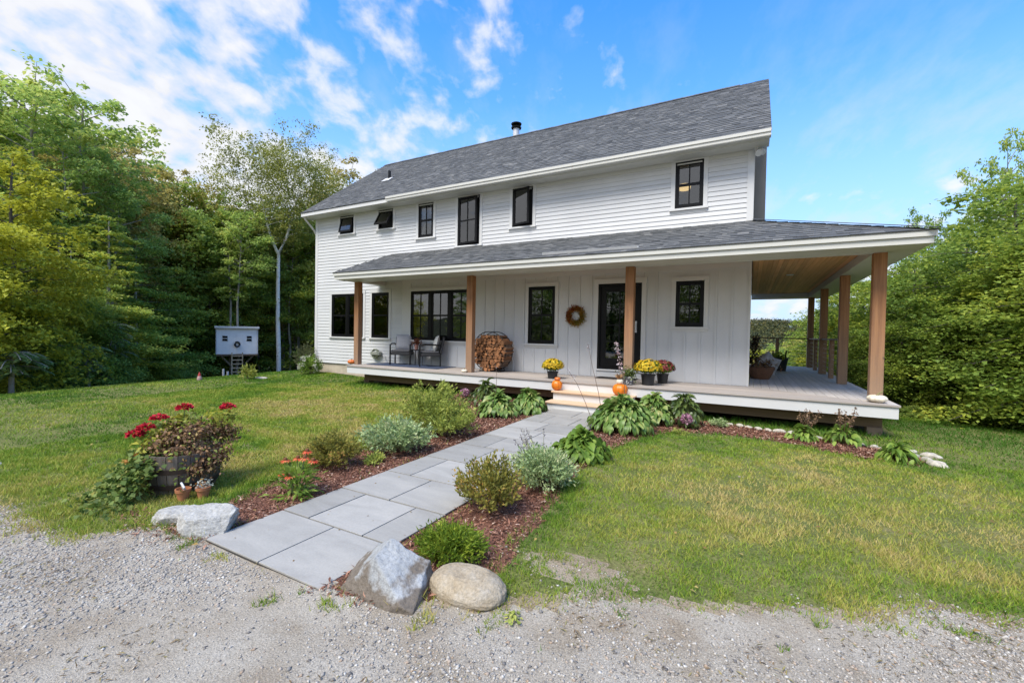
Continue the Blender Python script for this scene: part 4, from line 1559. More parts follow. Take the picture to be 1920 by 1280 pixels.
def build_grass():
    rs = np.random.RandomState(14)
    X, Y = [], []
    for (x0, x1, y0, y1, de) in ((-8, 4.5, .8, 4.2, 9500), (-12, 5.5, 4.2, 7.5, 5000), (-17, -8, 0.6, 4.2, 1900), (-18, -12, 4.2, 12, 900), (-13, 8, 7.5, 13.5, 1500), (4.5, 10, 3.5, 7.5, 900), (8, 10, 7.5, 12, 700)):
        a, b = sample(rs, x0, x1, y0, y1, de)
        X.append(a); Y.append(b)
    x, y = np.concatenate(X), np.concatenate(Y)
    z = terrain(x, y)
    ok, d = in_view(x, y, z, 620, 260)
    w = 0.16 * (fbm(x, y, 3.2, 1, 4) - .5)
    g = gravel_sd(x, y) + w * 2.0
    bed = np.minimum(poly_sd(x, y, LEFT_BED), poly_sd(x, y, RIGHT_BED)) + w * .6
    path = (x > PXL - .03) & (x < PXR + .03) & (y > PY0 - .03) & (y < PY1 + .1)
    deck = (x > -9.9) & (x < 2.1) & (y > 9.15)
    hs = (y > 10.0) & (x < 2.1) & (x > -13.35)
    dirt = dirt_patch(x, y)
    clump = fbm(x, y, 9.0, 6, 2)
    p = np.clip(g / .32 + .42, 0, 1) * np.clip(.55 + 1.6 * (clump - .35), .12, 1)
    tuft = (g < .0) & (g > -.5) & (fbm(x, y, 6.5, 12, 3) > .655 + .25 * np.clip(-g / .5, 0, 1))
    p = np.where(g < -.02, np.where(tuft, .8, np.clip(.30 + g / .4, 0, 1) * (clump > .5)), p)
    p = p * np.where(bed < .02, np.where(bed > -.10, .25, .006), 1) * (1 - .85 * np.clip(dirt * 2.0, 0, 1) * (clump < .56))
    p = p * np.where((y < 3.0) & (x < -5.2), np.clip(.35 + 1.5 * (fbm(x, y, 1.1, 30, 3) - .3), .1, 1), 1)
    keep = ok & ~path & ~deck & ~hs & (rs.rand(len(x)) < p)
    x, y, z, d, g, bed, clump = [a[keep] for a in (x, y, z, d, g, bed, clump)]
    n = len(x)
    long_ = np.clip(fbm(x, y, .55, 20, 3) * 2 - .55, 0, 1)
    edge = np.exp(-np.abs(bed) / .10) * .9
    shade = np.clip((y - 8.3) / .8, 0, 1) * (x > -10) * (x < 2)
    h = (0.021 + .014 * long_ + .026 * edge + .05 * shade + .022 * (clump - .4)) * rs.uniform(.6, 1.5, n)
    h = np.maximum(h, .015)
    wd = np.maximum(.0030, .00095 * d) * rs.uniform(.7, 1.3, n)
    az = rs.uniform(0, 2 * PI, n)
    lean = rs.uniform(.25, 1.15, n)
    la = rs.uniform(0, 2 * PI, n)
    A = np.stack([np.cos(az) * wd, np.sin(az) * wd, 0 * wd], 1)
    B = np.stack([x, y, z - .004], 1)
    T = np.stack([np.cos(la) * lean * h, np.sin(la) * lean * h, h], 1)
    V = np.stack([B - A, B + A, B + T], 1).reshape(-1, 3)
    # dry and green areas of the lawn
    dry = fbm(x, y, .42, 40, 4) * .62 + fbm(x, y, 2.4, 50, 3) * .38
    dry = (dry - .5) * 2.6 + .24
    dry = dry + .30 * np.exp(-((x + 6.6) ** 2 / 9 + (y - 5.6) ** 2 / 5)) + .22 * np.exp(-((x - .3) ** 2 / 3 + (y - 4.4) ** 2 / 3.5))
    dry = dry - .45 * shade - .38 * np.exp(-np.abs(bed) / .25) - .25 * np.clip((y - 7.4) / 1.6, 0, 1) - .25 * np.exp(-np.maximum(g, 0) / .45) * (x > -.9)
    dry = dry + .25 * np.exp(-np.abs(g) / .12)
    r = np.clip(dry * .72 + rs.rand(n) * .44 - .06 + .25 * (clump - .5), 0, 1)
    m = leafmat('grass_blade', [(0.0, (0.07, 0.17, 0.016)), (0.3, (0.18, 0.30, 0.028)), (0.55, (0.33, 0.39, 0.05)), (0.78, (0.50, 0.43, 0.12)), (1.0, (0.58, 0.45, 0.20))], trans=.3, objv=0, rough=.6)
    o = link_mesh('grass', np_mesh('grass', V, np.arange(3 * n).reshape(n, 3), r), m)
    tag(o, 'short patchy green and straw coloured lawn grass', 'grass', kind='stuff')


build_grass()

OCT = np.array([[1, 0, 0], [-1, 0, 0], [0, 1, 0], [0, -1, 0], [0, 0, 1], [0, 0, -1]], float)
OCF = np.array([[0, 2, 4], [2, 1, 4], [1, 3, 4], [3, 0, 4], [2, 0, 5], [1, 2, 5], [3, 1, 5], [0, 3, 5]])


def pebbles(rs, x, y, z, size, flat=.6):
    n = len(x)
    V = OCT[None] * size[:, None, None] * rs.uniform(.65, 1.2, (n, 6, 1))
    V[:, :, 2] *= flat
    a = rs.uniform(0, 2 * PI, n)
    c, s = np.cos(a)[:, None], np.sin(a)[:, None]
    t = rs.uniform(-.5, .5, n)[:, None]
    st = rs.uniform(.9, 1.6, n)[:, None]
    X = V[:, :, 0] * st
    X, Y = X * c - V[:, :, 1] * s, X * s + V[:, :, 1] * c
    Zz = V[:, :, 2] + X * t * .5
    P = np.stack([X + x[:, None], Y + y[:, None], Zz + z[:, None]], -1).reshape(-1, 3)
    F = (OCF[None] + 6 * np.arange(n)[:, None, None]).reshape(-1, 3)
    return P, F


def build_fallen():
    rs = np.random.RandomState(29)
    x, y = sample(rs, -12, 6, 1.0, 9.2, 1.3)
    x2, y2 = sample(rs, PXL, PXR, 1.75, 8.0, 9)
    x, y = np.concatenate([x, x2]), np.concatenate([y, y2])
    on = (x > PXL) & (x < PXR) & (y > PY0) & (y < PY1)
    z = np.where(on, -0.542 + 0.042 * (y - 1.72) / 6.3 + .004, terrain(x, y) + .03)
    n = len(x)
    L = np.where(on, rs.uniform(.010, .024, n), rs.uniform(.025, .05, n))
    V, F = leaf_quads(rs, np.stack([x, y, z], 1), rand_dirs(rs, n) * np.array([1, 1, .15]), norm(rand_dirs(rs, n) * .3 + np.array([0, 0, 1.0])), L, L * .6, .1)
    m = leafmat('fallen_leaf', [(0, (0.16, 0.09, 0.04)), (.5, (0.34, 0.22, 0.07)), (1, (0.46, 0.36, 0.12))], objv=0, trans=.1)
    tag(link_mesh('fallen_leaves', np_mesh('fallen_leaves', V, F, rs.rand(n)), m), 'tan fallen leaves and bits strewn on the lawn and path', 'leaves', kind='stuff')


build_fallen()


def build_gravel():
    rs = np.random.RandomState(17)
    x1, y1 = sample(rs, -5.5, 3.5, .55, 3.9, 8500)
    x2, y2 = sample(rs, -12, -5.5, -.6, 1.9, 1400)
    x3, y3 = sample(rs, 3.5, 8, 1.0, 5.0, 1400)
    x, y = np.concatenate([x1, x2, x3]), np.concatenate([y1, y2, y3])
    z = terrain(x, y)
    ok, d = in_view(x, y, z, 500, 220)
    w = 0.16 * (fbm(x, y, 3.2, 1, 4) - .5)
    g = gravel_sd(x, y) + w * 2.0
    loose = fbm(x, y, .8, 60, 3)                       # coarse areas and packed fine areas
    p = np.clip(.12 + 3.2 * (loose - .36), .10, 1)
    p = p * np.clip(.62 - g / .28, 0, 1)
    p = np.maximum(p, .12 * dirt_patch(x, y))
    path = (x > PXL - .01) & (x < PXR + .01) & (y > PY0 - .01)
    keep = ok & ~path & (rs.rand(len(x)) < p)
    x, y, z, d = x[keep], y[keep], z[keep], d[keep]
    n = len(x)
    size = np.maximum(.0032 + .0095 * rs.rand(n) ** 3.0, .0015 * d * .8) * rs.uniform(.8, 1.2, n)
    V, F = pebbles(rs, x, y, z + size * .12, size)
    r = np.repeat(rs.rand(n), 8)
    m, nn, l, pp, out = newmat('gravel_stone')
    at = N(nn, 'ShaderNodeAttribute', attribute_name='rnd')
    rp = ramp(nn, [(0.0, (0.13, 0.12, 0.115)), (0.16, (0.28, 0.26, 0.235)), (0.45, (0.37, 0.335, 0.29)), (0.68, (0.47, 0.435, 0.385)), (0.78, (0.34, 0.25, 0.18)), (0.92, (0.46, 0.43, 0.385)), (1.0, (0.57, 0.545, 0.50))])
    l.new(at.outputs['Fac'], rp.inputs[0])
    l.new(rp.outputs[0], pp.inputs['Base Color'])
    pp.inputs['Roughness'].default_value = .8
    o = link_mesh('gravel', np_mesh('gravel', V, F, r), m)
    tag(o, 'loose pale grey and tan gravel stones on the driveway', 'gravel', kind='stuff')
    # litter: brown dead grass and leaf bits on the gravel
    rs = np.random.RandomState(19)
    x, y = sample(rs, -6, 3, .6, 3.7, 900)
    g = gravel_sd(x, y)
    spot = fbm(x, y, 2.2, 70, 3)
    keep = (g < .1) & (rs.rand(len(x)) < np.clip((spot - .56) * 9, 0, 1) * np.clip(1 + g / 2.2, .1, 1)) & ~((x > PXL - .02) & (x < PXR + .02) & (y > PY0 - .02))
    x, y = x[keep], y[keep]
    n = len(x)
    C = np.stack([x, y, terrain(x, y) + .008], 1)
    Nn = norm(rand_dirs(rs, n) * .5 + np.array([0, 0, 1.0]))
    L = rs.uniform(.015, .045, n)
    V, F = leaf_quads(rs, C, rand_dirs(rs, n) * np.array([1, 1, .3]), Nn, L, L * .18)
    m = leafmat('dry_litter', [(0, (0.14, 0.09, 0.05)), (.5, (0.25, 0.18, 0.10)), (1, (0.30, 0.27, 0.10))], objv=0, trans=.1)
    tag(link_mesh('dry_litter', np_mesh('dry_litter', V, F, rs.rand(n)), m), 'brown dry grass bits scattered over the gravel', 'litter', kind='stuff')


build_gravel()


def build_mulch():
    rs = np.random.RandomState(23)
    x, y = sample(rs, -7, 2.2, 1.5, 9.1, 3000)
    w = 0.16 * (fbm(x, y, 3.2, 1, 4) - .5)
    ins = np.minimum(poly_sd(x, y, LEFT_BED), poly_sd(x, y, RIGHT_BED)) + w * .7
    path = (x > PXL) & (x < PXR) & (y > PY0)
    sp = (x > -4.6) & (x < -3.7) & (y > 1.2) & (y < 1.75) & (rs.rand(len(x)) < .4)    # spill towards the gravel
    keep = ((rs.rand(len(x)) < np.clip(.7 - ins / .07, 0, 1)) | sp) & ~path
    x, y, ins = x[keep], y[keep], ins[keep]
    n = len(x)
    d = np.hypot(x, y)
    C = np.stack([x, y, terrain(x, y) + rs.uniform(.002, .022, n)], 1)
    Nn = norm(rand_dirs(rs, n) * .55 + np.array([0, 0, 1.0]))
    L = np.maximum(.018, .0032 * d) + .045 * rs.rand(n) ** 2.5
    V, F = leaf_quads(rs, C, rand_dirs(rs, n) * np.array([1, 1, .35]), Nn, L, np.maximum(L * .28, .0022 * d), .1)
    m = leafmat('bark_mulch', [(0.0, (0.08, 0.036, 0.025)), (0.35, (0.18, 0.078, 0.050)), (0.7, (0.30, 0.145, 0.095)), (0.92, (0.42, 0.24, 0.165)), (1.0, (0.62, 0.46, 0.36))], objv=0, trans=0.0, rough=.85)
    o = link_mesh('bark_mulch', np_mesh('bark_mulch', V, F, rs.rand(n)), m)
    tag(o, 'reddish brown bark mulch along both sides of the path', 'mulch', kind='stuff')


build_mulch()


# ------------------------------------------------------------------ rocks
def ico(sub):
    import bmesh
    bm = bmesh.new()
    bmesh.ops.create_icosphere(bm, subdivisions=sub, radius=1.0)
    V = np.array([v.co[:] for v in bm.verts])
    F = np.array([[v.index for v in f.verts] for f in bm.faces])
    bm.free()
    return V, F


def noise3(P, sc, seed):
    return (vnoise(P[:, 0] + .31 * P[:, 2], P[:, 1] - .27 * P[:, 2], sc, seed) + vnoise(P[:, 1] + 9, P[:, 2] + .4 * P[:, 0], sc, seed + 1) + vnoise(P[:, 2] + 5, P[:, 0] + .2 * P[:, 1], sc, seed + 2)) / 3 - .5


def rock(name, loc, size, seed, mat, cuts=0, rough=.12, planes=(), rz=0, sub=6, label=None, group=None):
    rs = np.random.RandomState(seed)
    V, F = ico(sub)
    pl = [(norm(np.array(n_, float)), d_) for n_, d_ in planes] + [(rand_dirs(rs, 1)[0], rs.uniform(.62, .85)) for _ in range(cuts)]
    for nrm, d in pl:
        s = V @ nrm - d
        V = V - np.maximum(s, 0)[:, None] * nrm * .97
    V = V * (1 + rough * 1.5 * noise3(V, 2.2, seed)[:, None] + rough * .9 * noise3(V, 6.0, seed + 5)[:, None] + rough * .55 * noise3(V, 15.0, seed + 9)[:, None] + rough * .22 * noise3(V, 34.0, seed + 11)[:, None])
    V = V * np.array(size)
    o = link_mesh(name, np_mesh(name, V, F), mat, smooth=True)
    o.location = loc
    o.rotation_euler = (0, 0, rz)
    return tag(o, label, 'rock', group)


R_gray = rockmat('grey_boulder', [(0.3, (0.27, 0.28, 0.285)), (0.55, (0.38, 0.39, 0.395)), (0.75, (0.47, 0.47, 0.465))], 3.5, .9, 55, stain=(0.29, 0.335, (0.15, 0.115, 0.08)))
R_tan = rockmat('tan_boulder', [(0.25, (0.27, 0.20, 0.12)), (0.5, (0.40, 0.33, 0.235)), (0.75, (0.50, 0.455, 0.385))], 5, .8, 60)
R_pale = rockmat('pale_boulder', [(0.3, (0.29, 0.28, 0.26)), (0.5, (0.44, 0.43, 0.40)), (0.75, (0.56, 0.55, 0.52))], 5, 1.0, 50)
R_edge = rockmat('edging_stone', [(0.3, (0.38, 0.34, 0.27)), (0.7, (0.56, 0.52, 0.44))], 6, .5, 30)

rock('boulder', (-1.90, 1.96, -0.545), (.36, .26, .31), 3, R_gray, 0, .10,
     planes=[((-.62, -.25, .66), .56), ((.50, -.20, .72), .60), ((.0, -.9, .38), .60), ((.85, .2, .1), .74), ((-.1, .8, .5), .6), ((-.95, .2, -.1), .86), ((-.15, 0, 1), .80), ((.3, -.7, -.1), .8)],
     label='angular grey boulder with brown stain at the near corner of the path')
rock('boulder', (-1.45, 2.16, -0.525), (.25, .165, .112), 9, R_tan, 0, .07, planes=[((0, 0, 1), .86)], rz=.10,
     label='rounded tan boulder between the low green mound and the gravel')
rock('boulder', (-3.60, 1.83, -0.50), (.235, .16, .15), 12, R_pale, 4, .12, planes=[((.1, -.3, 1), .62), ((.3, -.9, .2), .7)], rz=.45,
     label='pale grooved boulder beside the near left corner of the path')
rock('boulder', (-3.96, 1.79, -0.53), (.20, .12, .13), 16, R_pale, 3, .12, planes=[((-.1, 0, 1), .6)], rz=.5,
     label='flat grey boulder tucked behind the grooved one left of the path')
random.seed(31)
ST = [(-0.28, 8.60), (-0.12, 8.57), (0.02, 8.51), (0.16, 8.46), (0.30, 8.42), (0.46, 8.40), (0.62, 8.37), (0.80, 8.30), (0.97, 8.22), (1.45, 8.05), (1.60, 7.98), (1.72, 7.90), (1.95, 7.62), (2.03, 7.45), (2.08, 7.25), (1.98, 7.9), (2.15, 7.75)]
for i, (x, y) in enumerate(ST):
    s = random.uniform(.05, .10)
    rock('edging_stone', (x, y, G(x, y) + .015), (s * 1.25, s * .8, s * .55), 40 + i, R_edge, 3, .15, rz=random.uniform(0, 3), sub=3,
         label='small pale edging stone in the row behind the right mulch bed', group='edging stones along the right bed')
for i, (x, y, s) in enumerate(((-7.3, 1.35, .30), (-6.75, 1.15, .20))):
    rock('flat_stone', (x, y, G(x, y) + .0), (s, s * .7, .04), 70 + i, R_pale, 2, .12, sub=4,
         label=('larger', 'smaller')[i] + ' flat pale stone in the grass at the far left edge of the gravel')
rock('flat_stone', (-13.16, 8.12, G(-13.16, 8.12) + .02), (.22, .15, .04), 75, R_edge, 2, .1, sub=4, label='flat white stone on the lawn near the birch sapling')


# ------------------------------------------------------------------ garden plants
def stems(mb, base, tips, r=.004, curve=.15):
    for t in tips:
        b, t = Vector(base), Vector(t)
        m = b.lerp(t, .5) + Vector((0, 0, curve * (t - b).length))
        mb.tube([b, m, t], [r, r * .8, r * .4], 4, cap=False)


def shrub(name, loc, R, H, seed, mat, n, size, asp, label, group=None, shape=.75, up=.25, lumpy=.3, stem=True, cat='shrub', squash=(1, 1), holes=.25):
    """leafy shoots radiating from the base; leaves sit along the shoots so the crown stays open at its rim"""
    rs = np.random.RandomState(seed)
    root = empty(name, loc, label=label, cat=cat, group=group)
    ns = max(14, n // 42)
    az = rs.uniform(0, 2 * PI, ns)
    el = rs.uniform(.02, 1, ns) ** .8
    rr = np.sqrt(1 - el ** 2) * R * rs.uniform(.75, 1.1, ns)
    hh = H * (.28 + .72 * el ** .8) * rs.uniform(.72, 1.1, ns)
    k = 1 + lumpy * (vnoise(np.cos(az) * 2 + seed, np.sin(az) * 2, 1.3, seed) - .5)
    tip = np.stack([np.cos(az) * rr * k * squash[0], np.sin(az) * rr * k * squash[1], hh], 1)
    if stem:
        mb = MB()
        stems(mb, (0, 0, 0), tip[::2] * .93, .0035, .12)
        mb.build('stem', plain('shrub_stem', (0.10, 0.07, 0.045), .9), root)
    per = n // ns
    s = rs.uniform(.30, 1.0, (ns, per)) ** .7
    base = tip[:, None, :] * np.array([1, 1, 1])
    C = base * s[:, :, None]
    C[:, :, 2] = tip[:, None, 2] * s ** .85 * (1 + .12 * (1 - s))
    C = C + rs.normal(0, size * .55, C.shape)
    C[:, :, 2] = np.maximum(C[:, :, 2], .01)
    C = C.reshape(-1, 3)
    outw = norm(C * np.array([1, 1, .6]))
    tone = np.repeat(rs.normal(0, .13, ns), per)
    r = np.clip(rs.rand(len(C)) * .6 + .2 + tone, 0, 1)
    D = norm(outw + rs.normal(0, .55, C.shape) + np.array([0, 0, .35]))
    Nn = norm(rand_dirs(rs, len(C)) * (1 - up) + outw * .35 + np.array([0, 0, up * 1.2]))
    Nn = norm(Nn - D * (D * Nn).sum(1, keepdims=True))
    L = size * rs.uniform(.65, 1.35, len(C))
    V, F = leaf_quads(rs, C, D, Nn, L, L * asp)
    link_mesh('foliage', np_mesh('foliage', V, F, r), mat, root)
    return root


def arching(name, loc, R, H, seed, mat, n, length, width, label, group=None, cat='plant', jit=.4):
    """rosettes of broad arching blades (hosta like): each leaf is a curved, cupped strip on its own stalk"""
    rs = np.random.RandomState(seed)
    root = empty(name, loc, label=label, cat=cat, group=group)
    K = 6
    V, F, r = [], [], []
    for i in range(n):
        q = ((i + .5) / n) ** .6
        az = i * 2.39996 + rs.normal(0, .25)
        rad = R * q * rs.uniform(.8, 1.05)
        h = H * (1 - .72 * q ** 1.7) * rs.uniform(.82, 1.1)
        dx, dy = math.cos(az), math.sin(az)
        L, W = length * rs.uniform(1 - jit, 1 + jit), width * rs.uniform(1 - jit, 1 + jit)
        x0, y0 = dx * max(0, rad - L * .55), dy * max(0, rad - L * .55)
        pitch = .75 - 1.45 * q + rs.normal(0, .30)
        tw = rs.normal(0, .6)
        px_, pz = 0.0, h
        b = len(V)
        tone = min(1, max(0, rs.normal(.5, .30)))
        for k in range(K):
            t = k / (K - 1)
            wv = W * .5 * math.sin(PI * min(1, t * .93 + .07) ** .8) * (1 if t < .98 else .05)
            cup = wv * .35
            cx, cy = x0 + dx * px_, y0 + dy * px_
            sx, sy = -dy, dx
            tz = tw * wv
            V += [(cx - sx * wv, cy - sy * wv, pz + cup - tz), (cx, cy, pz), (cx + sx * wv, cy + sy * wv, pz + cup + tz)]
            a = pitch - t * 1.15
            px_ += L / (K - 1) * math.cos(a)
            pz += L / (K - 1) * math.sin(a)
        for k in range(K - 1):
            for e in range(2):
                i0 = b + k * 3 + e
                F.append((i0, i0 + 1, i0 + 4, i0 + 3))
                r.append(min(1, max(0, tone + (.10 if e else -.10))))
    V = np.array(V)
    V[:, 2] = np.maximum(V[:, 2], .012)
    me = np_mesh('leaves', V, np.array(F), r)
    link_mesh('leaves', me, mat, root, smooth=True)
    mb = MB()
    for i in range(0, n, 3):
        az = i * 2.39996
        q = ((i + .5) / n) ** .6
        mb.tube([(0, 0, 0), (math.cos(az) * R * q * .25, math.sin(az) * R * q * .25, H * .55), (math.cos(az) * R * q * .5, math.sin(az) * R * q * .5, H * (1 - .7 * q ** 1.7) * .92)], [.006, .005, .003], 4, cap=False)
    mb.build('stalk', plain('leaf_stalk', (0.16, 0.2, 0.06), .7), root)
    return root


M_spirea = leafmat('spirea_leaf', [(0, (0.106, 0.106, 0.028)), (.4, (0.250, 0.250, 0.056)), (.7, (0.403, 0.365, 0.079)), (1, (0.620, 0.326, 0.110))], objv=.1)
M_sage = leafmat('sage_leaf', [(0, (0.164, 0.241, 0.103)), (.5, (0.365, 0.490, 0.213)), (1, (0.620, 0.620, 0.362))], objv=.1, trans=.25)
M_catmint = leafmat('fresh_leaf', [(0, (0.164, 0.211, 0.047)), (.5, (0.384, 0.451, 0.095)), (1, (0.620, 0.620, 0.158))], objv=.1)
M_mound = leafmat('mound_leaf', [(0, (0.065, 0.124, 0.016)), (.5, (0.182, 0.280, 0.029)), (1, (0.403, 0.468, 0.052))], objv=.1)
M_hosta = leafmat('hosta_leaf', [(0, (0.075, 0.15, 0.03)), (.5, (0.17, 0.28, 0.06)), (.85, (0.29, 0.38, 0.11)), (1, (0.45, 0.44, 0.16))], objv=.1, trans=.3, rough=.4, spec=.4)
M_peony = leafmat('peony_leaf', [(0, (0.052, 0.086, 0.027)), (.5, (0.113, 0.172, 0.045)), (1, (0.224, 0.276, 0.075))], objv=.1, rough=.35, spec=.5)
M_leafy = leafmat('broad_leaf', [(0, (0.086, 0.155, 0.027)), (.5, (0.190, 0.310, 0.050)), (1, (0.380, 0.500, 0.098))], objv=.1, rough=.45)
M_brown = leafmat('withered_leaf', [(0, (0.094, 0.053, 0.031)), (.5, (0.213, 0.119, 0.062)), (.85, (0.325, 0.194, 0.094)), (1, (0.450, 0.338, 0.112))], objv=.1, trans=.15)
M_gray = leafmat('grey_seedhead', [(0, (0.12, 0.07, 0.05)), (.6, (0.24, 0.15, 0.09)), (1, (0.38, 0.26, 0.15))], objv=.1, trans=.1)


def gz(x, y, d=0.0):
    return (x, y, G(x, y) + d)


shrub('spirea_bush', gz(-4.12, 3.36), .35, .36, 101, M_spirea, 3400, .036, .5, 'rounded bronze green bush in the left bed, nearest the gravel')
shrub('small_plant', gz(-3.78, 3.68), .12, .10, 102, M_catmint, 420, .035, .5, 'small yellow green plant between two bushes in the left bed', cat='plant')
shrub('sage_bush', gz(-3.92, 4.18), .46, .42, 103, M_sage, 5600, .040, .5, 'dense grey green mound in the middle of the left bed')
shrub('catmint_bush', gz(-4.28, 5.35), .56, .74, 104, M_catmint, 5200, .048, .45, 'tall loose yellow green bush leaning over the left bed', lumpy=.5)
shrub('catmint_bush', gz(-3.86, 5.15), .44, .48, 105, M_catmint, 4000, .046, .45, 'lower yellow green bush spilling towards the left path edge', lumpy=.5)
shrub('spirea_bush', gz(-1.94, 3.22), .30, .46, 106, M_spirea, 3400, .034, .5, 'upright bronze brown bush overhanging the right path edge', lumpy=.5)
sage2 = shrub('sage_bush', gz(-1.78, 3.98), .35, .40, 107, M_sage, 5600, .038, .4, 'dense grey green mound in the right bed')
arching('broadleaf_plant', gz(-1.82, 5.25), .42, .30, 108, M_leafy, 330, .11, .085, 'dark green leafy plant in the right bed before the hosta')
shrub('moss_phlox', gz(-1.80, 2.46), .275, .17, 109, M_mound, 5200, .034, .3, 'low bright green mound behind the two near boulders', up=.1, cat='plant', squash=(1.05, .8))
arching('hosta', gz(-4.10, 7.02), .44, .38, 110, M_hosta, 330, .155, .07, 'light green hosta left of the steps, nearer the dark peony')
arching('hosta', gz(-3.74, 7.60), .42, .40, 111, M_hosta, 320, .155, .07, 'light green hosta left of the steps, against the lower riser')
arching('hosta', gz(-1.80, 7.10), .60, .50, 112, M_hosta, 720, .145, .07, 'largest hosta, spreading over the path right of the steps')
arching('hosta', gz(-1.46, 7.95), .42, .46, 113, M_hosta, 330, .15, .07, 'hosta right of the steps, half hidden behind the largest one')
arching('peony', gz(-4.86, 7.85), .44, .50, 114, M_peony, 170, .15, .055, 'dark glossy peony against the deck left of the steps')
arching('peony', gz(-0.98, 8.12), .44, .52, 115, M_peony, 170, .15, .055, 'dark glossy peony against the deck right of the steps')
shrub('small_plant', gz(-0.45, 8.30), .16, .13, 116, M_sage, 700, .032, .5, 'small grey green plant between the right peony and the edging stones', cat='plant')
for i, (x, y, lab) in enumerate(((0.75, 7.98, 'astilbe with brown seed heads in the right bed, left one'), (1.24, 8.02, 'wider astilbe with brown seed heads beneath the corner of the deck'))):
    t = arching('astilbe', gz(x, y), (.24, .33)[i], (.20, .24)[i], 117 + i, M_leafy, 90, .11, .05, lab)
    rs = np.random.RandomState(200 + i)
    mb = MB()
    C = []
    for k in range(7):
        a, q = rs.uniform(0, 6.28), rs.uniform(.02, .2)
        h = rs.uniform(.34, .56)
        tip = Vector((math.cos(a) * q * 1.3, math.sin(a) * q, h))
        mb.tube([(math.cos(a) * q * .3, math.sin(a) * q * .3, .05), tip * .6, tip], [.004, .003, .002], 4, cap=False)
        s = rs.uniform(.62, 1.0, 30)[:, None]
        leaf_cloud('seed_head', M_gray, rs, np.array(tip) * s + rs.normal(0, 1, (30, 3)) * (.030 * (1.15 - s) + .008), .035, .5, .2, t)
    mb.build('flower_stem', plain('dry_stem', (0.2, 0.12, 0.06), .9), t)
arching('daylily', gz(1.70, 7.32), .27, .20, 119, M_leafy, 90, .16, .05, 'leafy clump at the right end of the right mulch bed')
arching('weed_tuft', gz(-1.10, 2.10), .07, .035, 131, M_catmint, 24, .035, .016, 'small dandelion rosette beside the rounded tan boulder')
shrub('squash_seedling', gz(-0.95, 7.35), .10, .06, 132, M_catmint, 160, .04, .4, 'tiny pale plant at the lawn edge before the right peony', cat='plant')
# purple spikes of the grey green mound
mb = MB()
rs = np.random.RandomState(301)
C = []
for k in range(14):
    a = rs.uniform(1.9, 4.2)
    tip = Vector((math.cos(a) * rs.uniform(.28, .44), math.sin(a) * .25 + .08, rs.uniform(.40, .56)))
    mb.tube([tip * .45, tip * .8 + Vector((0, 0, .02)), tip], [.003, .0025, .0015], 4, cap=False)
    for j in range(12):
        C.append(np.array(tip) * rs.uniform(.84, 1.0) + rs.normal(0, .006, 3))
mb.build('flower_stem', plain('sage_stem', (0.16, 0.15, 0.10), .9), sage2)
leaf_cloud('flower_spike', leafmat('faded_purple', [(0, (0.06, 0.05, 0.07)), (1, (0.17, 0.14, 0.20))], objv=0), rs, np.array(C), .016, .6, .1, sage2)

M_pink = leafmat('hydrangea_pink', [(0, (0.30, 0.13, 0.20)), (.6, (0.50, 0.25, 0.36)), (1, (0.62, 0.40, 0.45))], objv=0, trans=.2)
for i, (x, y, z, lab) in enumerate(((-5.55, 8.05, .16, 'pink hydrangea bloom beside the dark peony left of the steps'), (-0.90, 7.78, .13, 'pink hydrangea bloom at the foot of the right peony'))):
    t = empty('hydrangea', gz(x, y), label=lab, cat='flower')
    rs = np.random.RandomState(320 + i)
    d = rand_dirs(rs, 420)
    leaf_cloud('bloom', M_pink, rs, d * np.array([.085, .085, .075]) + np.array([0, 0, z + .05]), .030, .9, .1, t, outw=d)
    mb = MB()
    mb.tube([(0.1, .1, 0), (.05, .05, z * .6), (0, 0, z)], .005, 5)
    mb.build('stem', plain('green_stem', (0.10, 0.14, 0.05), .8), t)
    leaf_cloud('foliage', M_peony, rs, rs.normal(0, .06, (40, 3)) * np.array([1, 1, .5]) + np.array([.07, .07, z * .6]), .09, .6, .6, t)

# dry flower stalks standing before the steps
def stalk(pts, spike, col, label, seed, n=60, sz=.03):
    rs = np.random.RandomState(seed)
    t = empty('flower_stalk', pts[0], label=label, cat='flower stalk')
    P = [Vector(p) - Vector(pts[0]) for p in pts]
    mb = MB()
    mb.tube(P, [.006, .005, .004, .003][:len(P)], 5)
    mb.build('stem', plain('stalk_brown', (0.13, 0.09, 0.07), .9), t)
    C = []
    for j in range(n):
        s = rs.uniform(spike, 1)
        k = s * (len(P) - 1)
        i = min(int(k), len(P) - 2)
        C.append(np.array(P[i].lerp(P[i + 1], k - i)) + rs.normal(0, .016 * (1.25 - s) + .005, 3))
    leaf_cloud('blossom', leafmat('blossom_%d' % seed, col, objv=0, trans=.2), rs, np.array(C), sz, .6, .1, t)


pale_ = [(0, (0.45, 0.40, 0.42)), (1, (0.72, 0.68, 0.69))]
stalk([(-2.12, 7.12, -.45), (-2.22, 7.16, .02), (-2.35, 7.2, .45), (-2.44, 7.2, .86)], .88, pale_, 'thin brown flower stalk with white tip crossing in front of the door', 330, 24)
stalk([(-2.22, 6.9, -.45), (-2.36, 6.9, -.12), (-2.52, 6.92, .18), (-2.70, 6.95, .40)], .72, pale_, 'shorter leaning flower stalk with two pale buds before the steps', 331, 14, .035)
stalk([(-1.78, 7.25, -.2), (-1.82, 7.25, .25), (-1.90, 7.25, .58), (-1.97, 7.25, .90)], .45, [(0, (0.32, 0.20, 0.21)), (.5, (0.55, 0.42, 0.43)), (1, (0.75, 0.66, 0.66))], 'tall pinkish flower spike rising from the largest hosta', 332, 90, .04)
stalk([(-4.5, 7.6, -.45), (-4.48, 7.6, -.1), (-4.47, 7.6, .12), (-4.50, 7.6, .35)], .9, pale_, 'thin dry stalk standing above the left hostas', 333, 6, .02)

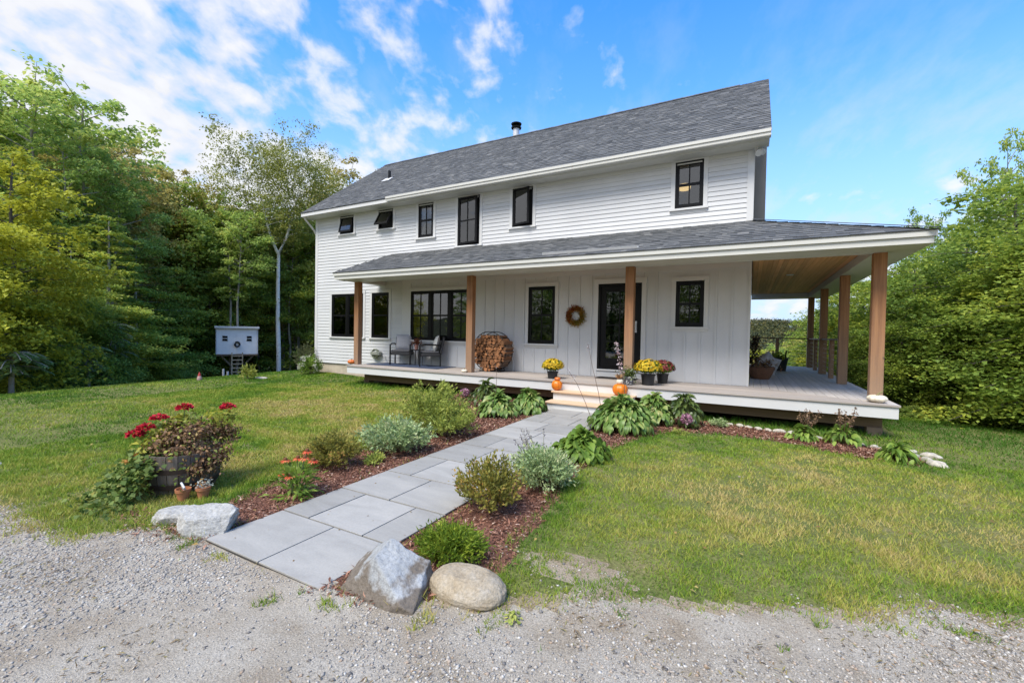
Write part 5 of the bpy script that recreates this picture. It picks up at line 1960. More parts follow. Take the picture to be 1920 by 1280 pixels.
# coneflower
M_conep = leafmat('coneflower_petal', [(0, (0.55, 0.06, 0.035)), (.6, (0.68, 0.13, 0.055)), (1, (0.72, 0.25, 0.12))], objv=0, trans=.25)
M_conec = plain('cone_centre', (0.16, 0.06, 0.02), .8)
t = empty('coneflower', gz(-3.70, 2.62), label='orange red coneflower clump in the left bed beside the path', cat='flower')
rs = np.random.RandomState(340)
mb = MB()
heads = [(-.13, -.04, .20), (-.19, .02, .30), (.02, -.08, .21), (-.06, .06, .33), (.08, .03, .36), (.16, .06, .34), (.02, .10, .40)]
for hx, hy, hz in heads:
    tip = Vector((hx, hy, hz))
    mb.tube([(hx * .2, hy * .2, 0), tip * .55, tip], [.005, .004, .004], 5)
    V_, F_, r_ = [], [], []
    for k in range(13):
        a = k / 13 * 2 * PI + rs.uniform(-.1, .1)
        d = np.array([[math.cos(a), math.sin(a), -.35 + rs.uniform(-.15, .15)]])
        v, f = leaf_quads(rs, np.array([tip]) + d * .012, d, np.array([[0, 0, 1.0]]), [.048], [.018], .1)
        F_.append(f + len(V_) * 4); V_.append(v); r_.append(rs.rand())
    fh = link_mesh('bloom', np_mesh('bloom', np.concatenate(V_), np.concatenate(F_), r_), M_conep, t)
    mc = MB()
    mc.lathe([(.0, .022), (.014, .018), (.020, .006), (.018, -.004)], 10, tip, close=False)
    mc.build('flower_centre', M_conec, fh, smooth=True)
mb.build('stem', plain('coneflower_stem', (0.13, 0.17, 0.06), .8), t)
rs2 = np.random.RandomState(341)
C = np.stack([rs2.normal(.03, .08, 240), rs2.normal(0, .07, 240), rs2.uniform(.01, .24, 240)], 1)
D = norm(C * np.array([1.2, 1.2, .5]) + rs2.normal(0, .06, C.shape))
L = rs2.uniform(.06, .11, 240)
V, F = leaf_quads(rs2, C, D, norm(rand_dirs(rs2, 240) * .5 + np.array([0, 0, 1.0])), L, L * .34)
link_mesh('foliage', np_mesh('foliage', V, F, rs2.rand(240)), M_leafy, t)


# ------------------------------------------------------------------ barrel planter
BX, BY = -4.80, 2.20
BZ = G(BX, BY) - .01


def barrel():
    b = empty('barrel_planter', (BX, BY, BZ), label='weathered half barrel planter with dark hoops on the lawn by the gravel', cat='planter')
    mb = MB()
    n = 22
    prof = [(.255, 0), (.295, .13), (.315, .27), (.318, .38)]
    for k in range(n):
        a0, a1 = 2 * PI * (k + .03) / n, 2 * PI * (k + .97) / n
        r = random.random()
        for (p, z0), (q, z1) in zip(prof, prof[1:]):
            c = lambda a, rad, z: (math.cos(a) * rad, math.sin(a) * rad, z)
            mb.face([c(a0, p, z0), c(a1, p, z0), c(a1, q, z1), c(a0, q, z1)], r)
        mb.face([c(a0, .318, .38), c(a1, .318, .38), c(a1, .292, .38), c(a0, .292, .38)], r)
        mb.face([c(a0, .292, .38), c(a1, .292, .38), c(a1, .29, .30), c(a0, .29, .30)], r)
    mb.build('staves', barrelwood, b)
    for z0, z1, ra, rb in ((.065, .115, .281, .295), (.215, .262, .309, .318)):
        mb = MB()
        mb.lathe([(ra, z0), (rb, z1), (rb - .012, z1), (ra - .012, z0)], 40, close=False)
        mb.build('hoop', plain('rusty_hoop', (0.045, 0.028, 0.022), .7, var=.3), b)
    mb = MB()
    mb.lathe([(.29, .33), (.2, .35), (0.01, .36)], 24, close=False)
    mb.build('soil', soil, b)


barrel()
zb = BZ
rs = np.random.RandomState(350)


def clumps(cs, n, sig):
    C, W = [], []
    for (x, y, z, w) in cs:
        m = int(n * w)
        C.append(np.array([x, y, z]) + rs.normal(0, 1, (m, 3)) * np.array(sig))
    return np.concatenate(C)


t = empty('withered_coleus', (BX, BY, zb + .35), 1.138, .88, label='withered brown leafy plant overflowing the barrel planter', cat='plant')
cs = [(-.12, -.12, .16, 1), (.02, -.12, .20, 1), (.13, -.05, .22, 1), (.24, .0, .20, 1), (.36, .05, .17, .9), (.44, .06, .14, .5), (-.2, -.12, .08, .7), (-.03, -.27, .04, .8), (.16, -.28, .0, .8), (.24, -.26, -.08, .9), (.32, -.16, -.02, .8), (.12, -.33, -.12, .7), (-.1, -.02, .24, .6), (.1, .1, .22, .7)]
C = clumps(cs, 380, (.062, .055, .052))
leaf_cloud('foliage', M_brown, rs, C, .036, .62, .3, t, outw=norm(C))
C = clumps([c_ for c_ in cs if c_[2] > -.1], 34, (.07, .06, .06))
leaf_cloud('green_leaves', M_catmint, rs, C, .045, .6, .3, t, outw=norm(C))
mb = MB()
stems(mb, (0, 0, -.02), [(x, y, z) for x, y, z, w in cs], .005, .3)
mb.build('stem', plain('coleus_stem', (0.22, 0.13, 0.07), .8), t)

t = empty('red_zinnia', (BX, BY, zb + .35), 1.138, label='red flowers on pale green leaves at the back of the barrel planter', cat='flower')
hd = [(-.36, .02, .20), (-.29, .03, .25), (-.19, .05, .33), (.0, .06, .41), (.36, .1, .38)]
mb = MB()
M_zin = leafmat('zinnia_petal', [(0, (0.30, 0.006, 0.018)), (.6, (0.50, 0.012, 0.03)), (1, (0.62, 0.03, 0.05))], objv=0, trans=.2)
for hx, hy, hz in hd:
    tip = Vector((hx, hy, hz))
    mb.tube([(hx * .4, hy, -.02), (hx * .85, hy, hz * .6), tip], [.005, .004, .004], 5)
    d = rand_dirs(rs, 150)
    d[:, 2] = np.abs(d[:, 2]) * .8 + .05
    d = norm(d)
    V, F = leaf_quads(rs, np.array(tip) + d * np.array([.048, .048, .032]), d * np.array([1, 1, .25]) + rs.normal(0, .25, d.shape), d + np.array([0, -.2, .3]), rs.uniform(.025, .042, 150), .026, .12)
    link_mesh('bloom', np_mesh('bloom', V, F, rs.rand(150)), M_zin, t)
mb.build('stem', plain('zinnia_stem', (0.16, 0.2, 0.06), .8), t)
C = clumps([(-.1, .04, .24, 1), (-.2, .0, .19, 1), (-.03, .05, .30, 1), (.24, .06, .32, .7), (-.28, -.03, .12, .8), (.38, .1, .29, .5)], 70, (.05, .04, .04))
leaf_cloud('foliage', leafmat('lime_leaf', [(0, (0.22, 0.26, 0.04)), (1, (0.52, 0.50, 0.08))], objv=0), rs, C, .06, .6, .5, t)

t = empty('trailing_nasturtium', (BX, BY, zb + .35), 1.138, label='green trailing vine with round leaves spilling left from the barrel', cat='plant')
cs = []
mb = MB()
for k in range(26):
    a = rs.uniform(PI * .84, PI * 1.20)
    L = rs.uniform(.18, .52)
    pts = [Vector((math.cos(a) * .22, math.sin(a) * .22, 0.02))]
    for s in np.linspace(.2, 1, 6):
        rad = .24 + L * s
        z = .04 - 1.0 * s * L if s * L < .42 else -.40
        x, y = math.cos(a + .25 * s) * rad, math.sin(a + .25 * s) * rad
        z = max(z, G(BX + x, BY + y) + .03 - (zb + .35))
        pts.append(Vector((x, y, z)))
        cs.append((x, y, z + .02, 1))
    mb.tube(pts, .004, 4, cap=False)
for (x, y) in ((-.02, -.35),):
    for z in (-.02, -.1, -.2, -.28):
        cs.append((x, y, z, .5))
C = clumps(cs, 12, (.06, .06, .035))
C[:, 2] = np.maximum(C[:, 2], -.385)
leaf_cloud('foliage', leafmat('nasturtium_leaf', [(0, (0.07, 0.12, 0.025)), (.5, (0.15, 0.23, 0.05)), (.9, (0.27, 0.34, 0.10)), (1, (0.42, 0.40, 0.10))], objv=0), rs, C, .042, .95, .45, t)
mb.build('vine', plain('vine_stem', (0.30, 0.34, 0.10), .8), t)
fl = np.array([(-.42, -.10, .0), (-.36, -.06, .03), (.12, -.42, -.22), (.16, -.41, -.23)])
M_nast = leafmat('nasturtium_flower', [(0, (0.55, 0.22, 0.05)), (1, (0.68, 0.42, 0.12))], objv=0)
for q_ in fl:
    leaf_cloud('flower', M_nast, rs, q_ + rs.normal(0, .014, (10, 3)), .032, .9, .2, t)

terra = plain('terracotta', (0.42, 0.165, 0.075), .85, var=.15, sc=15)
for i, (x, y, lab) in enumerate(((-4.42, 2.02, 'small terracotta pot with white shard leaning against the barrel, left one'), (-4.33, 2.14, 'small terracotta pot with grey leaves before the barrel, right one'))):
    t = empty('terracotta_pot', gz(x, y), label=lab, cat='plant pot')
    mb = MB()
    mb.lathe([(.038, 0), (.052, .075), (.060, .078), (.062, .105), (.054, .105), (.048, .07), (.01, .065)], 22, close=False)
    mb.build('pot', terra, t, smooth=True)
    if i == 0:
        mb = MB()
        Mx = Matrix.Translation((.01, 0, .105)) @ Matrix.Rotation(.6, 4, 'Y') @ Matrix.Rotation(.4, 4, 'X')
        mb.box(-.035, .035, -.008, .008, -.03, .06, M=Mx, bev=.004)
        mb.build('shard', trimw, t)
    else:
        C = rs.normal(0, 1, (60, 3)) * np.array([.035, .03, .02]) + np.array([0, 0, .125])
        leaf_cloud('foliage', leafmat('silver_leaf', [(0, (0.3, 0.34, 0.28)), (1, (0.6, 0.62, 0.56))], objv=0), rs, C, .03, .5, .4, t)


# ------------------------------------------------------------------ things on the porch and the steps
def pumpkin_mesh(mb, c, R, H, ribs=9, tilt=None):
    prof = [(R * math.sin(a) ** .8, H * .5 - H * .5 * math.cos(a) - (.09 * H * math.exp(-(a - PI) ** 2 / .12) if a > 2 else 0)) for a in np.linspace(.12, PI - .1, 15)]
    mb.lathe(prof, 54, c, wob=lambda t, z: 1 - .075 * abs(math.cos(t * ribs / 2)) ** 4)


def pumpkin(name, loc, R, H, mat, label, stemcol=(.22, .19, .09), lean=(.02, 0), sh=.05):
    t = empty(name, loc, label=label, cat='pumpkin')
    mb = MB()
    pumpkin_mesh(mb, (0, 0, 0), R, H)
    mb.build('rind', mat, t, smooth=True)
    mb = MB()
    mb.tube([(0, 0, H * .86), (lean[0] * .4, lean[1] * .4, H * .86 + sh * .6), (lean[0], lean[1], H * .86 + sh)], [R * .16, R * .10, R * .11], 7)
    mb.build('stem', plain('pumpkin_stem', stemcol, .9), t, smooth=True)
    return t


def rindmat(name, c1, c2):
    m = plain(name, c1, .38, var=.14, sc=9, bump=.05, bsc=60)
    return m


orange = rindmat('orange_rind', (0.68, 0.185, 0.012), 0)
orange2 = rindmat('deep_orange_rind', (0.60, 0.155, 0.03), 0)
whitep = rindmat('white_rind', (0.72, 0.66, 0.53), 0)
pumpkin('pumpkin', (-3.53, 8.49, -.18), .115, .215, orange, 'tall orange pumpkin on the upper step, left side, under an orange gourd')
pumpkin('gourd', (-3.52, 8.49, .012), .065, .085, orange2, 'small orange gourd stacked on the left step pumpkin')
pumpkin('pumpkin', (-2.205, 8.50, -.18), .150, .235, orange, 'largest orange pumpkin, on the upper step at the right')
pumpkin('gourd', (-2.215, 8.50, .032), .065, .115, whitep, 'small white gourd stacked on the largest orange pumpkin')
pumpkin('pumpkin', (-10.25, 9.02, 0), .115, .14, orange2, 'orange pumpkin at the foot of the leftmost porch post')
pumpkin('gourd', (-6.20, 8.95, 0), .075, .085, whitep, 'small white gourd at the foot of the second porch post')
pumpkin('pumpkin', (1.80, 8.90, 0), .135, .125, whitep, 'flat white pumpkin at the foot of the corner post', lean=(.07, .0), sh=.07)
# corn husk bow on the white gourd
t = empty('corn_husk_bow', (-2.215, 8.50, .14), label='dry corn husk tuft on top of the small white gourd', cat='decoration')
rs = np.random.RandomState(361)
D = norm(rand_dirs(rs, 34) * np.array([1, 1, .5]) + np.array([0, 0, .9]))
V, F = leaf_quads(rs, np.zeros((34, 3)) + rs.normal(0, .012, (34, 3)), D, rand_dirs(rs, 34), rs.uniform(.07, .15, 34), .032)
link_mesh('husk', np_mesh('husk', V, F, rs.rand(34)), leafmat('corn_husk', [(0, (0.28, 0.15, 0.07)), (1, (0.55, 0.36, 0.2))], objv=0), t)

blackpot = plain('black_plastic', (0.018, 0.018, 0.02), .5)


def mum(loc, R, H, col, label, seed, pot=True, ph=.2):
    rs = np.random.RandomState(seed)
    t = empty('potted_mum', loc, label=label, cat='potted plant', group=None)
    mb = MB()
    mb.lathe([(R * .40, 0), (R * .50, ph * .92), (R * .55, ph * .93), (R * .55, ph), (R * .48, ph), (.01, ph - .02)], 24, close=False)
    mb.build('pot', blackpot, t, smooth=True)
    d = rand_dirs(rs, 1500)
    d[:, 2] = d[:, 2] * .75 + .25
    C = d * np.array([R, R, H * .55]) * rs.uniform(.6, .93, (1500, 1)) + np.array([0, 0, ph + H * .36])
    C = C[C[:, 2] > ph * .75]
    leaf_cloud('foliage', M_leafy, rs, C, .045, .6, .3, t, outw=norm(C - np.array([0, 0, ph])))
    n = 300
    d = rand_dirs(rs, n)
    d[:, 2] = np.abs(d[:, 2]) * 1.0 - .12
    d = norm(d)
    k = 8
    c = d * np.array([R, R, H * .58]) * rs.uniform(.90, 1.06, (n, 1)) + np.array([0, 0, ph + H * .36])
    # every bloom: eight petals about its own axis
    a = np.tile(np.arange(k) / k * 2 * PI, n) + np.repeat(rs.uniform(0, 1, n), k)
    ax = np.repeat(d, k, 0)
    u = norm(np.cross(ax, np.array([.3, .2, .9])))
    w = np.cross(ax, u)
    D = u * np.cos(a)[:, None] + w * np.sin(a)[:, None] + ax * .35
    V, F = leaf_quads(rs, np.repeat(c, k, 0), D, ax, .028, .017, .1)
    link_mesh('blooms', np_mesh('blooms', V, F, np.clip(np.repeat(rs.rand(n), k) * .8 + rs.rand(n * k) * .2, 0, 1)), col, t)
    return t


M_ymum = leafmat('yellow_bloom', [(0, (0.40, 0.24, 0.012)), (.5, (0.66, 0.45, 0.02)), (1, (0.74, 0.58, 0.06))], objv=0, trans=.2)
M_rmum = leafmat('maroon_bloom', [(0, (0.12, 0.02, 0.02)), (.6, (0.26, 0.05, 0.045)), (1, (0.36, 0.12, 0.10))], objv=0, trans=.2)
mum((-3.86, 9.02, 0), .245, .30, M_ymum, 'yellow potted mum on the deck left of the steps', 371, ph=.16)
mum((-1.79, 9.06, 0), .275, .32, M_ymum, 'yellow potted mum right of the third porch post', 372, ph=.22)
mum((-1.60, 9.60, 0), .24, .30, M_rmum, 'dark red potted mum behind the right yellow one', 373, ph=.2)
# patterned planter by the post
t = empty('patterned_planter', (-2.14, 8.86, 0), label='grey and white patterned pot of herbs at the foot of the third post', cat='planter')
mb = MB()
mb.lathe([(.085, 0), (.10, .02), (.105, .17), (.095, .17), (.09, .14), (.01, .14)], 26, close=False)
mp_, n_, l_, p_, o_ = newmat('patterned_glaze')
tc_ = n_.new('ShaderNodeTexCoord')
ck = N(n_, 'ShaderNodeTexVoronoi', i_Scale=26.0)
l_.new(tc_.outputs['Object'], ck.inputs['Vector'])
rp_ = ramp(n_, [(.28, (0.62, 0.62, 0.61)), (.42, (0.10, 0.10, 0.11))])
l_.new(ck.outputs['Distance'], rp_.inputs[0])
l_.new(rp_.outputs[0], p_.inputs['Base Color'])
mb.build('pot', mp_, t, smooth=True)
C = np.random.RandomState(5).normal(0, 1, (420, 3)) * np.array([.075, .07, .06]) + np.array([0, 0, .23])
leaf_cloud('foliage', M_peony, np.random.RandomState(6), C, .05, .45, .3, t)


def stretch_wreath():
    t = empty('wreath', (-3.735, YH - .045, 1.44), label='round autumn wreath of yellow and rust leaves on the white wall', cat='wreath')
    rs = np.random.RandomState(380)
    n = 1500
    a = rs.uniform(0, 2 * PI, n)
    rad = .165 + rs.normal(0, .034, n)
    C = np.stack([np.cos(a) * rad, -np.abs(rs.normal(0, .03, n)), np.sin(a) * rad], 1)
    D = np.stack([np.cos(a), rs.normal(-.6, .4, n), np.sin(a)], 1) + rs.normal(0, .6, (n, 3))
    V, F = leaf_quads(rs, C, D, rand_dirs(rs, n), rs.uniform(.03, .06, n), .026)
    r = np.clip(.5 + .32 * np.sin(a * 1.0 + 2.2) + rs.normal(0, .22, n), 0, 1)
    link_mesh('leaves', np_mesh('leaves', V, F, r), leafmat('wreath_leaf', [(0, (0.24, 0.05, 0.02)), (.35, (0.36, 0.13, 0.03)), (.65, (0.42, 0.27, 0.04)), (1, (0.22, 0.22, 0.05))], objv=0), t)
    mb = MB()
    mb.tube([(math.cos(x) * .165, 0, math.sin(x) * .165) for x in np.linspace(0, 2 * PI, 28)], .022, 6)
    mb.build('ring', plain('twig_ring', (0.16, 0.10, 0.05), .9), t)


stretch_wreath()


def firewood():
    cx, cy, cz, R = -5.86, 9.72, .52, .50
    t = empty('log_rack', (cx, cy, 0), label='round black metal log rack between the second post and a window', cat='log rack')
    mb = MB()
    for y in (-.17, .17):
        mb.tube([(math.cos(a) * R, y, cz + math.sin(a) * R) for a in np.linspace(0, 2 * PI, 48)], .011, 6, cap=False)
    for a in np.linspace(0, 2 * PI, 9)[:-1]:
        mb.tube([(math.cos(a) * R, -.17, cz + math.sin(a) * R), (math.cos(a) * R, .17, cz + math.sin(a) * R)], .008, 6)
    mb.build('ring', blackmetal, t, smooth=True)
    mb = MB()
    for s in (-1, 1):
        mb.tube([(s * .25, -.17, .09), (s * .27, -.17, .012), (s * .27, .17, .012), (s * .25, .17, .09)], .011, 6)
    mb.build('foot', blackmetal, t)
    rs = random.Random(12)
    logend = plain('log_end', (0.27, 0.118, 0.048), .85, var=.4, sc=14, rnd=.5)
    logbark = plain('log_bark', (0.16, 0.10, 0.065), .9, var=.3, sc=14, bump=.5, bsc=30, rnd=.3)
    k = 0
    spots = []
    row = 0
    z = -.445
    while z < .45:
        half = math.sqrt(max(0, (R - .025) ** 2 - z * z))
        x = -half + (.055 if row % 2 else 0)
        while x < half - .02:
            if not (z > .44):
                spots.append((x + .05, z))
            x += .084
        z += .074
        row += 1
    for x, z in spots:
        k += 1
        x, z = x + rs.uniform(-.014, .014), z + rs.uniform(-.012, .012)
        n = rs.choice((3, 4, 4, 5))
        ph = rs.uniform(0, 6.28)
        r0 = rs.uniform(.040, .060)
        prof = [(math.cos(ph + 2 * PI * i / n + rs.uniform(-.25, .25)) * r0, math.sin(ph + 2 * PI * i / n + rs.uniform(-.25, .25)) * r0) for i in range(n)]
        y0, y1 = cy - .22 - rs.uniform(0, .07), cy + .19
        me = MB()
        r = rs.random()
        A = [(cx + x + p, y0, cz + z + q) for p, q in prof]
        B = [(cx + x + p * .95, y1, cz + z + q * .95) for p, q in prof]
        me.face(A, r); me.face(B[::-1], r)
        for i in range(n):
            j = (i + 1) % n
            me.face([A[j], A[i], B[i], B[j]], r)
        o = me.build('split_log', logend, None)
        o.data.materials.append(logbark)
        for i, p in enumerate(o.data.polygons):
            if i >= 2 and (i + k) % 2: p.material_index = 1
        tag(o, 'split firewood log stacked in the round rack', 'log', 'split logs in the round rack')


firewood()

fabric = plain('grey_cushion', (0.36, 0.36, 0.39), .95, var=.10, sc=30, bump=.2, bsc=120)
fabric2 = plain('pale_cushion', (0.50, 0.505, 0.50), .95, var=.08, sc=30, bump=.2, bsc=120)


def puffy(mb, sx, sy, sz, M):
    """a cushion: two bulged faces meeting at a seam"""
    n = 10
    b = len(mb.v)
    for side in (1, -1):
        for i in range(n + 1):
            for j in range(n + 1):
                u, v = i / n * 2 - 1, j / n * 2 - 1
                h = (max(0, (1 - abs(u) ** 2.6) * (1 - abs(v) ** 2.6))) ** .55
                pin = 1 - .06 * (1 - abs(u)) * abs(v) - .0
                mb.v.append(tuple(M @ Vector((u * sx * (1 - .05 * (1 - v * v)), side * sy * h, v * sz * (1 - .05 * (1 - u * u))))))
    r = random.random()
    N1 = n + 1
    for s in range(2):
        o = b + s * N1 * N1
        for i in range(n):
            for j in range(n):
                q = (o + i * N1 + j, o + (i + 1) * N1 + j, o + (i + 1) * N1 + j + 1, o + i * N1 + j + 1)
                mb.f.append(q if s == 0 else q[::-1])
                mb.r.append(r)


def chair(loc, rz, cush, label, clab):
    t = empty('patio_chair', loc, rz, label=label, cat='chair', group='black patio chairs')
    w, d = .29, .28
    for sx in (-1, 1):
        for sy in (-1, 1):
            mb = MB()
            mb.box(sx * w - .018, sx * w + .018, sy * d - .018, sy * d + .018, 0, .60 if sy < 0 else .40)
            mb.build('leg', blackmetal, t)
        mb = MB()
        mb.tube([(sx * w, -d, .595), (sx * w, -d * .4, .625), (sx * w, d * .5, .625), (sx * w, d + .03, .60)], .020, 8)
        mb.build('armrest', blackmetal, t)
    wick = plain('dark_wicker', (0.022, 0.022, 0.026), .6, var=.3, sc=60, bump=.6, bsc=90)
    mb = MB()
    mb.box(-w, w, -d, d, .30, .385, bev=.012)
    mb.build('seat', wick, t)
    mb = MB()
    Mx = Matrix.Translation((0, d, .36)) @ Matrix.Rotation(math.radians(-12), 4, 'X')
    mb.box(-w, w, -.02, .03, 0, .50, M=Mx, bev=.012)
    mb.build('backrest', wick, t)
    mb = MB()
    mb.box(-w + .02, w - .02, -d + .01, d - .03, .387, .45, bev=.02)
    mb.build('seat_cushion', plain('dark_cushion', (0.09, 0.09, 0.10), .95), t)
    # a loose cushion on it
    Mw = Matrix.Translation(loc) @ Matrix.Rotation(rz, 4, 'Z')
    mb = MB()
    puffy(mb, .25, .08, .24, Mw @ Matrix.Translation((0, d - .10, .665)) @ Matrix.Rotation(math.radians(-14), 4, 'X'))
    o = mb.build('cushion', cush, None, smooth=True)
    tag(o, clab, 'cushion')


chair((-9.05, 9.85, 0), .50, fabric, 'black patio chair on the blue rug, left of the side table', 'grey square cushion on the left patio chair')
chair((-8.0, 9.82, 0), -.85, fabric2, 'black patio chair on the blue rug, right of the side table', 'pale square cushion on the right patio chair')
t = empty('side_table', (-8.55, 9.90, 0), label='small black side table between the two patio chairs', cat='table')
mb = MB()
mb.lathe([(.20, .44), (.205, .445), (.205, .46), (.20, .465)], 28)
mb.build('tabletop', blackmetal, t)
for a in (0.4, 2.0, 3.6, 5.2):
    mb = MB()
    mb.tube([(math.cos(a) * .17, math.sin(a) * .17, .44), (math.cos(a) * .18, math.sin(a) * .18, 0)], .009, 6)
    mb.build('leg', blackmetal, t)
t = empty('potted_flower', (-8.52, 9.85, .465), label='reddish potted plant on the small side table', cat='potted plant')
mb = MB()
mb.lathe([(.045, 0), (.065, .13), (.07, .13), (.07, .15), (.06, .15), (.01, .13)], 20, close=False)
mb.build('pot', plain('rose_pot', (0.34, 0.16, 0.13), .7), t, smooth=True)
C = np.random.RandomState(9).normal(0, 1, (260, 3)) * np.array([.06, .06, .05]) + np.array([0, 0, .22])
leaf_cloud('foliage', leafmat('russet_leaf', [(0, (0.10, 0.025, 0.02)), (.7, (0.26, 0.09, 0.06)), (1, (0.30, 0.18, 0.08))], objv=0), np.random.RandomState(10), C, .05, .6, .3, t)
mb = MB()
mb.box(-9.85, -7.25, 9.20, 10.06, .003, .016)
rg = mb.build('rug', plain('blue_rug', (0.035, 0.052, 0.10), .95, var=.25, sc=14, bump=.3, bsc=120))
tag(rg, 'dark blue rug under the patio chairs', 'rug')
mb = MB()
mb.box(-3.10, -2.2, 9.72, 10.06, .003, .018, bev=.004)
tag(mb.build('doormat', plain('dark_mat', (0.022, 0.017, 0.015), .95, bump=.4, bsc=150)), 'dark doormat before the black door', 'doormat')

# hose bib box low on the clapboards and a stray bracket
t = empty('hose_holder', (-10.33, YH - .02, .12), label='weathered grey hose holder low on the clapboards left of the chairs', cat='hose holder')
hm = plain('grey_plastic', (0.28, 0.29, 0.25), .7, var=.2, sc=20)
mb = MB()
mb.box(-.20, .20, -.14, 0, .10, .22, bev=.02)
mb.build('bracket', hm, t)
mb = MB()
for k in range(7):
    rr_ = .13 + .008 * (k % 3)
    mb.tube([(math.cos(a) * rr_ - .0, -.05 - .014 * k, .15 + math.sin(a) * rr_) for a in np.linspace(0, 2 * PI, 22)], .010, 6, cap=False)
mb.build('hose', plain('green_hose', (0.17, 0.19, 0.13), .6, var=.2), t)
mb = MB()
mb.tube([(0.28, -.02, .10), (0.33, -.08, .09), (.40, -.10, .05)], .018, 7)
mb.build('spigot', metal, t)

# side porch clutter
t = empty('wicker_basket', (0.24, 12.2, 0), label='brown wicker basket by the corner of the house on the side porch', cat='basket')
mb = MB()
mb.lathe([(.19, 0), (.26, .14), (.30, .27), (.31, .29), (.28, .29), (.25, .2), (.01, .16)], 30, close=False)
mb.build('basket_body', plain('wicker', (0.20, 0.095, 0.05), .8, var=.3, sc=50, bump=.8, bsc=70), t, smooth=True)
rs = np.random.RandomState(390)
C = rs.normal(0, 1, (200, 3)) * np.array([.16, .12, .07]) + np.array([-.02, 0, .34])
leaf_cloud('dried_foliage', M_brown, rs, C, .09, .3, .1, t)
t = empty('throw_blanket', (0.44, 13.6, 0), label='crumpled grey and white blanket bundle behind the wicker basket', cat='blanket')
mb = MB()
puffy(mb, .24, .18, .26, Matrix.Translation((0, 0, .25)) @ Matrix.Rotation(.35, 4, 'Y'))
puffy(mb, .20, .16, .17, Matrix.Translation((-.06, -.1, .40)) @ Matrix.Rotation(-.6, 4, 'Y'))
mbm = plain('grey_white_blanket', (0.46, 0.45, 0.47), .95, var=.45, sc=9)
mb.build('bundle', mbm, t, smooth=True)
t = empty('black_tub', (0.78, 15.6, 0), label='black tub of lime green leaves farther back on the side porch', cat='planter')
mb = MB()
mb.lathe([(.19, 0), (.25, .38), (.26, .40), (.235, .40), (.2, .3), (.01, .3)], 26, close=False)
mb.build('tub', blackpot, t, smooth=True)
C = rs.normal(0, 1, (160, 3)) * np.array([.12, .12, .05]) + np.array([-.05, 0, .44])
leaf_cloud('foliage', leafmat('chartreuse', [(0, (0.25, 0.35, 0.03)), (1, (0.5, 0.6, 0.08))], objv=0), rs, C, .10, .7, .5, t)
mb = MB()
for s in (-.17, .17):
    mb.tube([(s, 0, .38), (s + .02, 0, .62)], .022, 6)
mb.build('handle', blackpot, t)
t = empty('dark_foliage_plant', (0.10, 12.75, 0), label='tall dark dried plant standing behind the basket at the house corner', cat='plant')
mb = MB()
mb.lathe([(.09, 0), (.12, .25), (.10, .25), (.01, .22)], 18, close=False)
mb.build('pot', blackpot, t)
C = np.stack([rs.normal(0, .055, 420), rs.normal(0, .07, 420), rs.uniform(.22, 1.05, 420)], 1)
leaf_cloud('foliage', leafmat('dark_dry', [(0, (0.02, 0.015, 0.012)), (1, (0.12, 0.075, 0.05))], objv=0), rs, C, .09, .35, .1, t)

# lit lamps seen through the panes
def lamp(loc, R, H, st, label, drop):
    t = empty('pendant_lamp', loc, label=label, cat='lamp')
    mb = MB()
    mb.lathe([(R * .9, 0), (R, H * .5), (R * .9, H)], 20)
    mb.build('lamp_shade', emitmat('lamp_glow', (1.0, 0.62, 0.22), st), t, smooth=True)
    mb = MB()
    mb.tube([(0, 0, H), (0, 0, drop)], .008, 6)
    mb.build('cord', blackmetal, t)


lamp((-1.44, 10.95, 4.42), .14, .11, 5.0, 'lit drum lamp seen in the top right window', .6)
lamp((-6.86, 10.75, 4.64), .04, .08, 12.0, 'small lit bulb seen in the tall upstairs window', .5)
lamp((-10.72, 10.9, 1.75), .035, .08, 9.0, 'small lit bulb seen in the narrow downstairs window', .7)


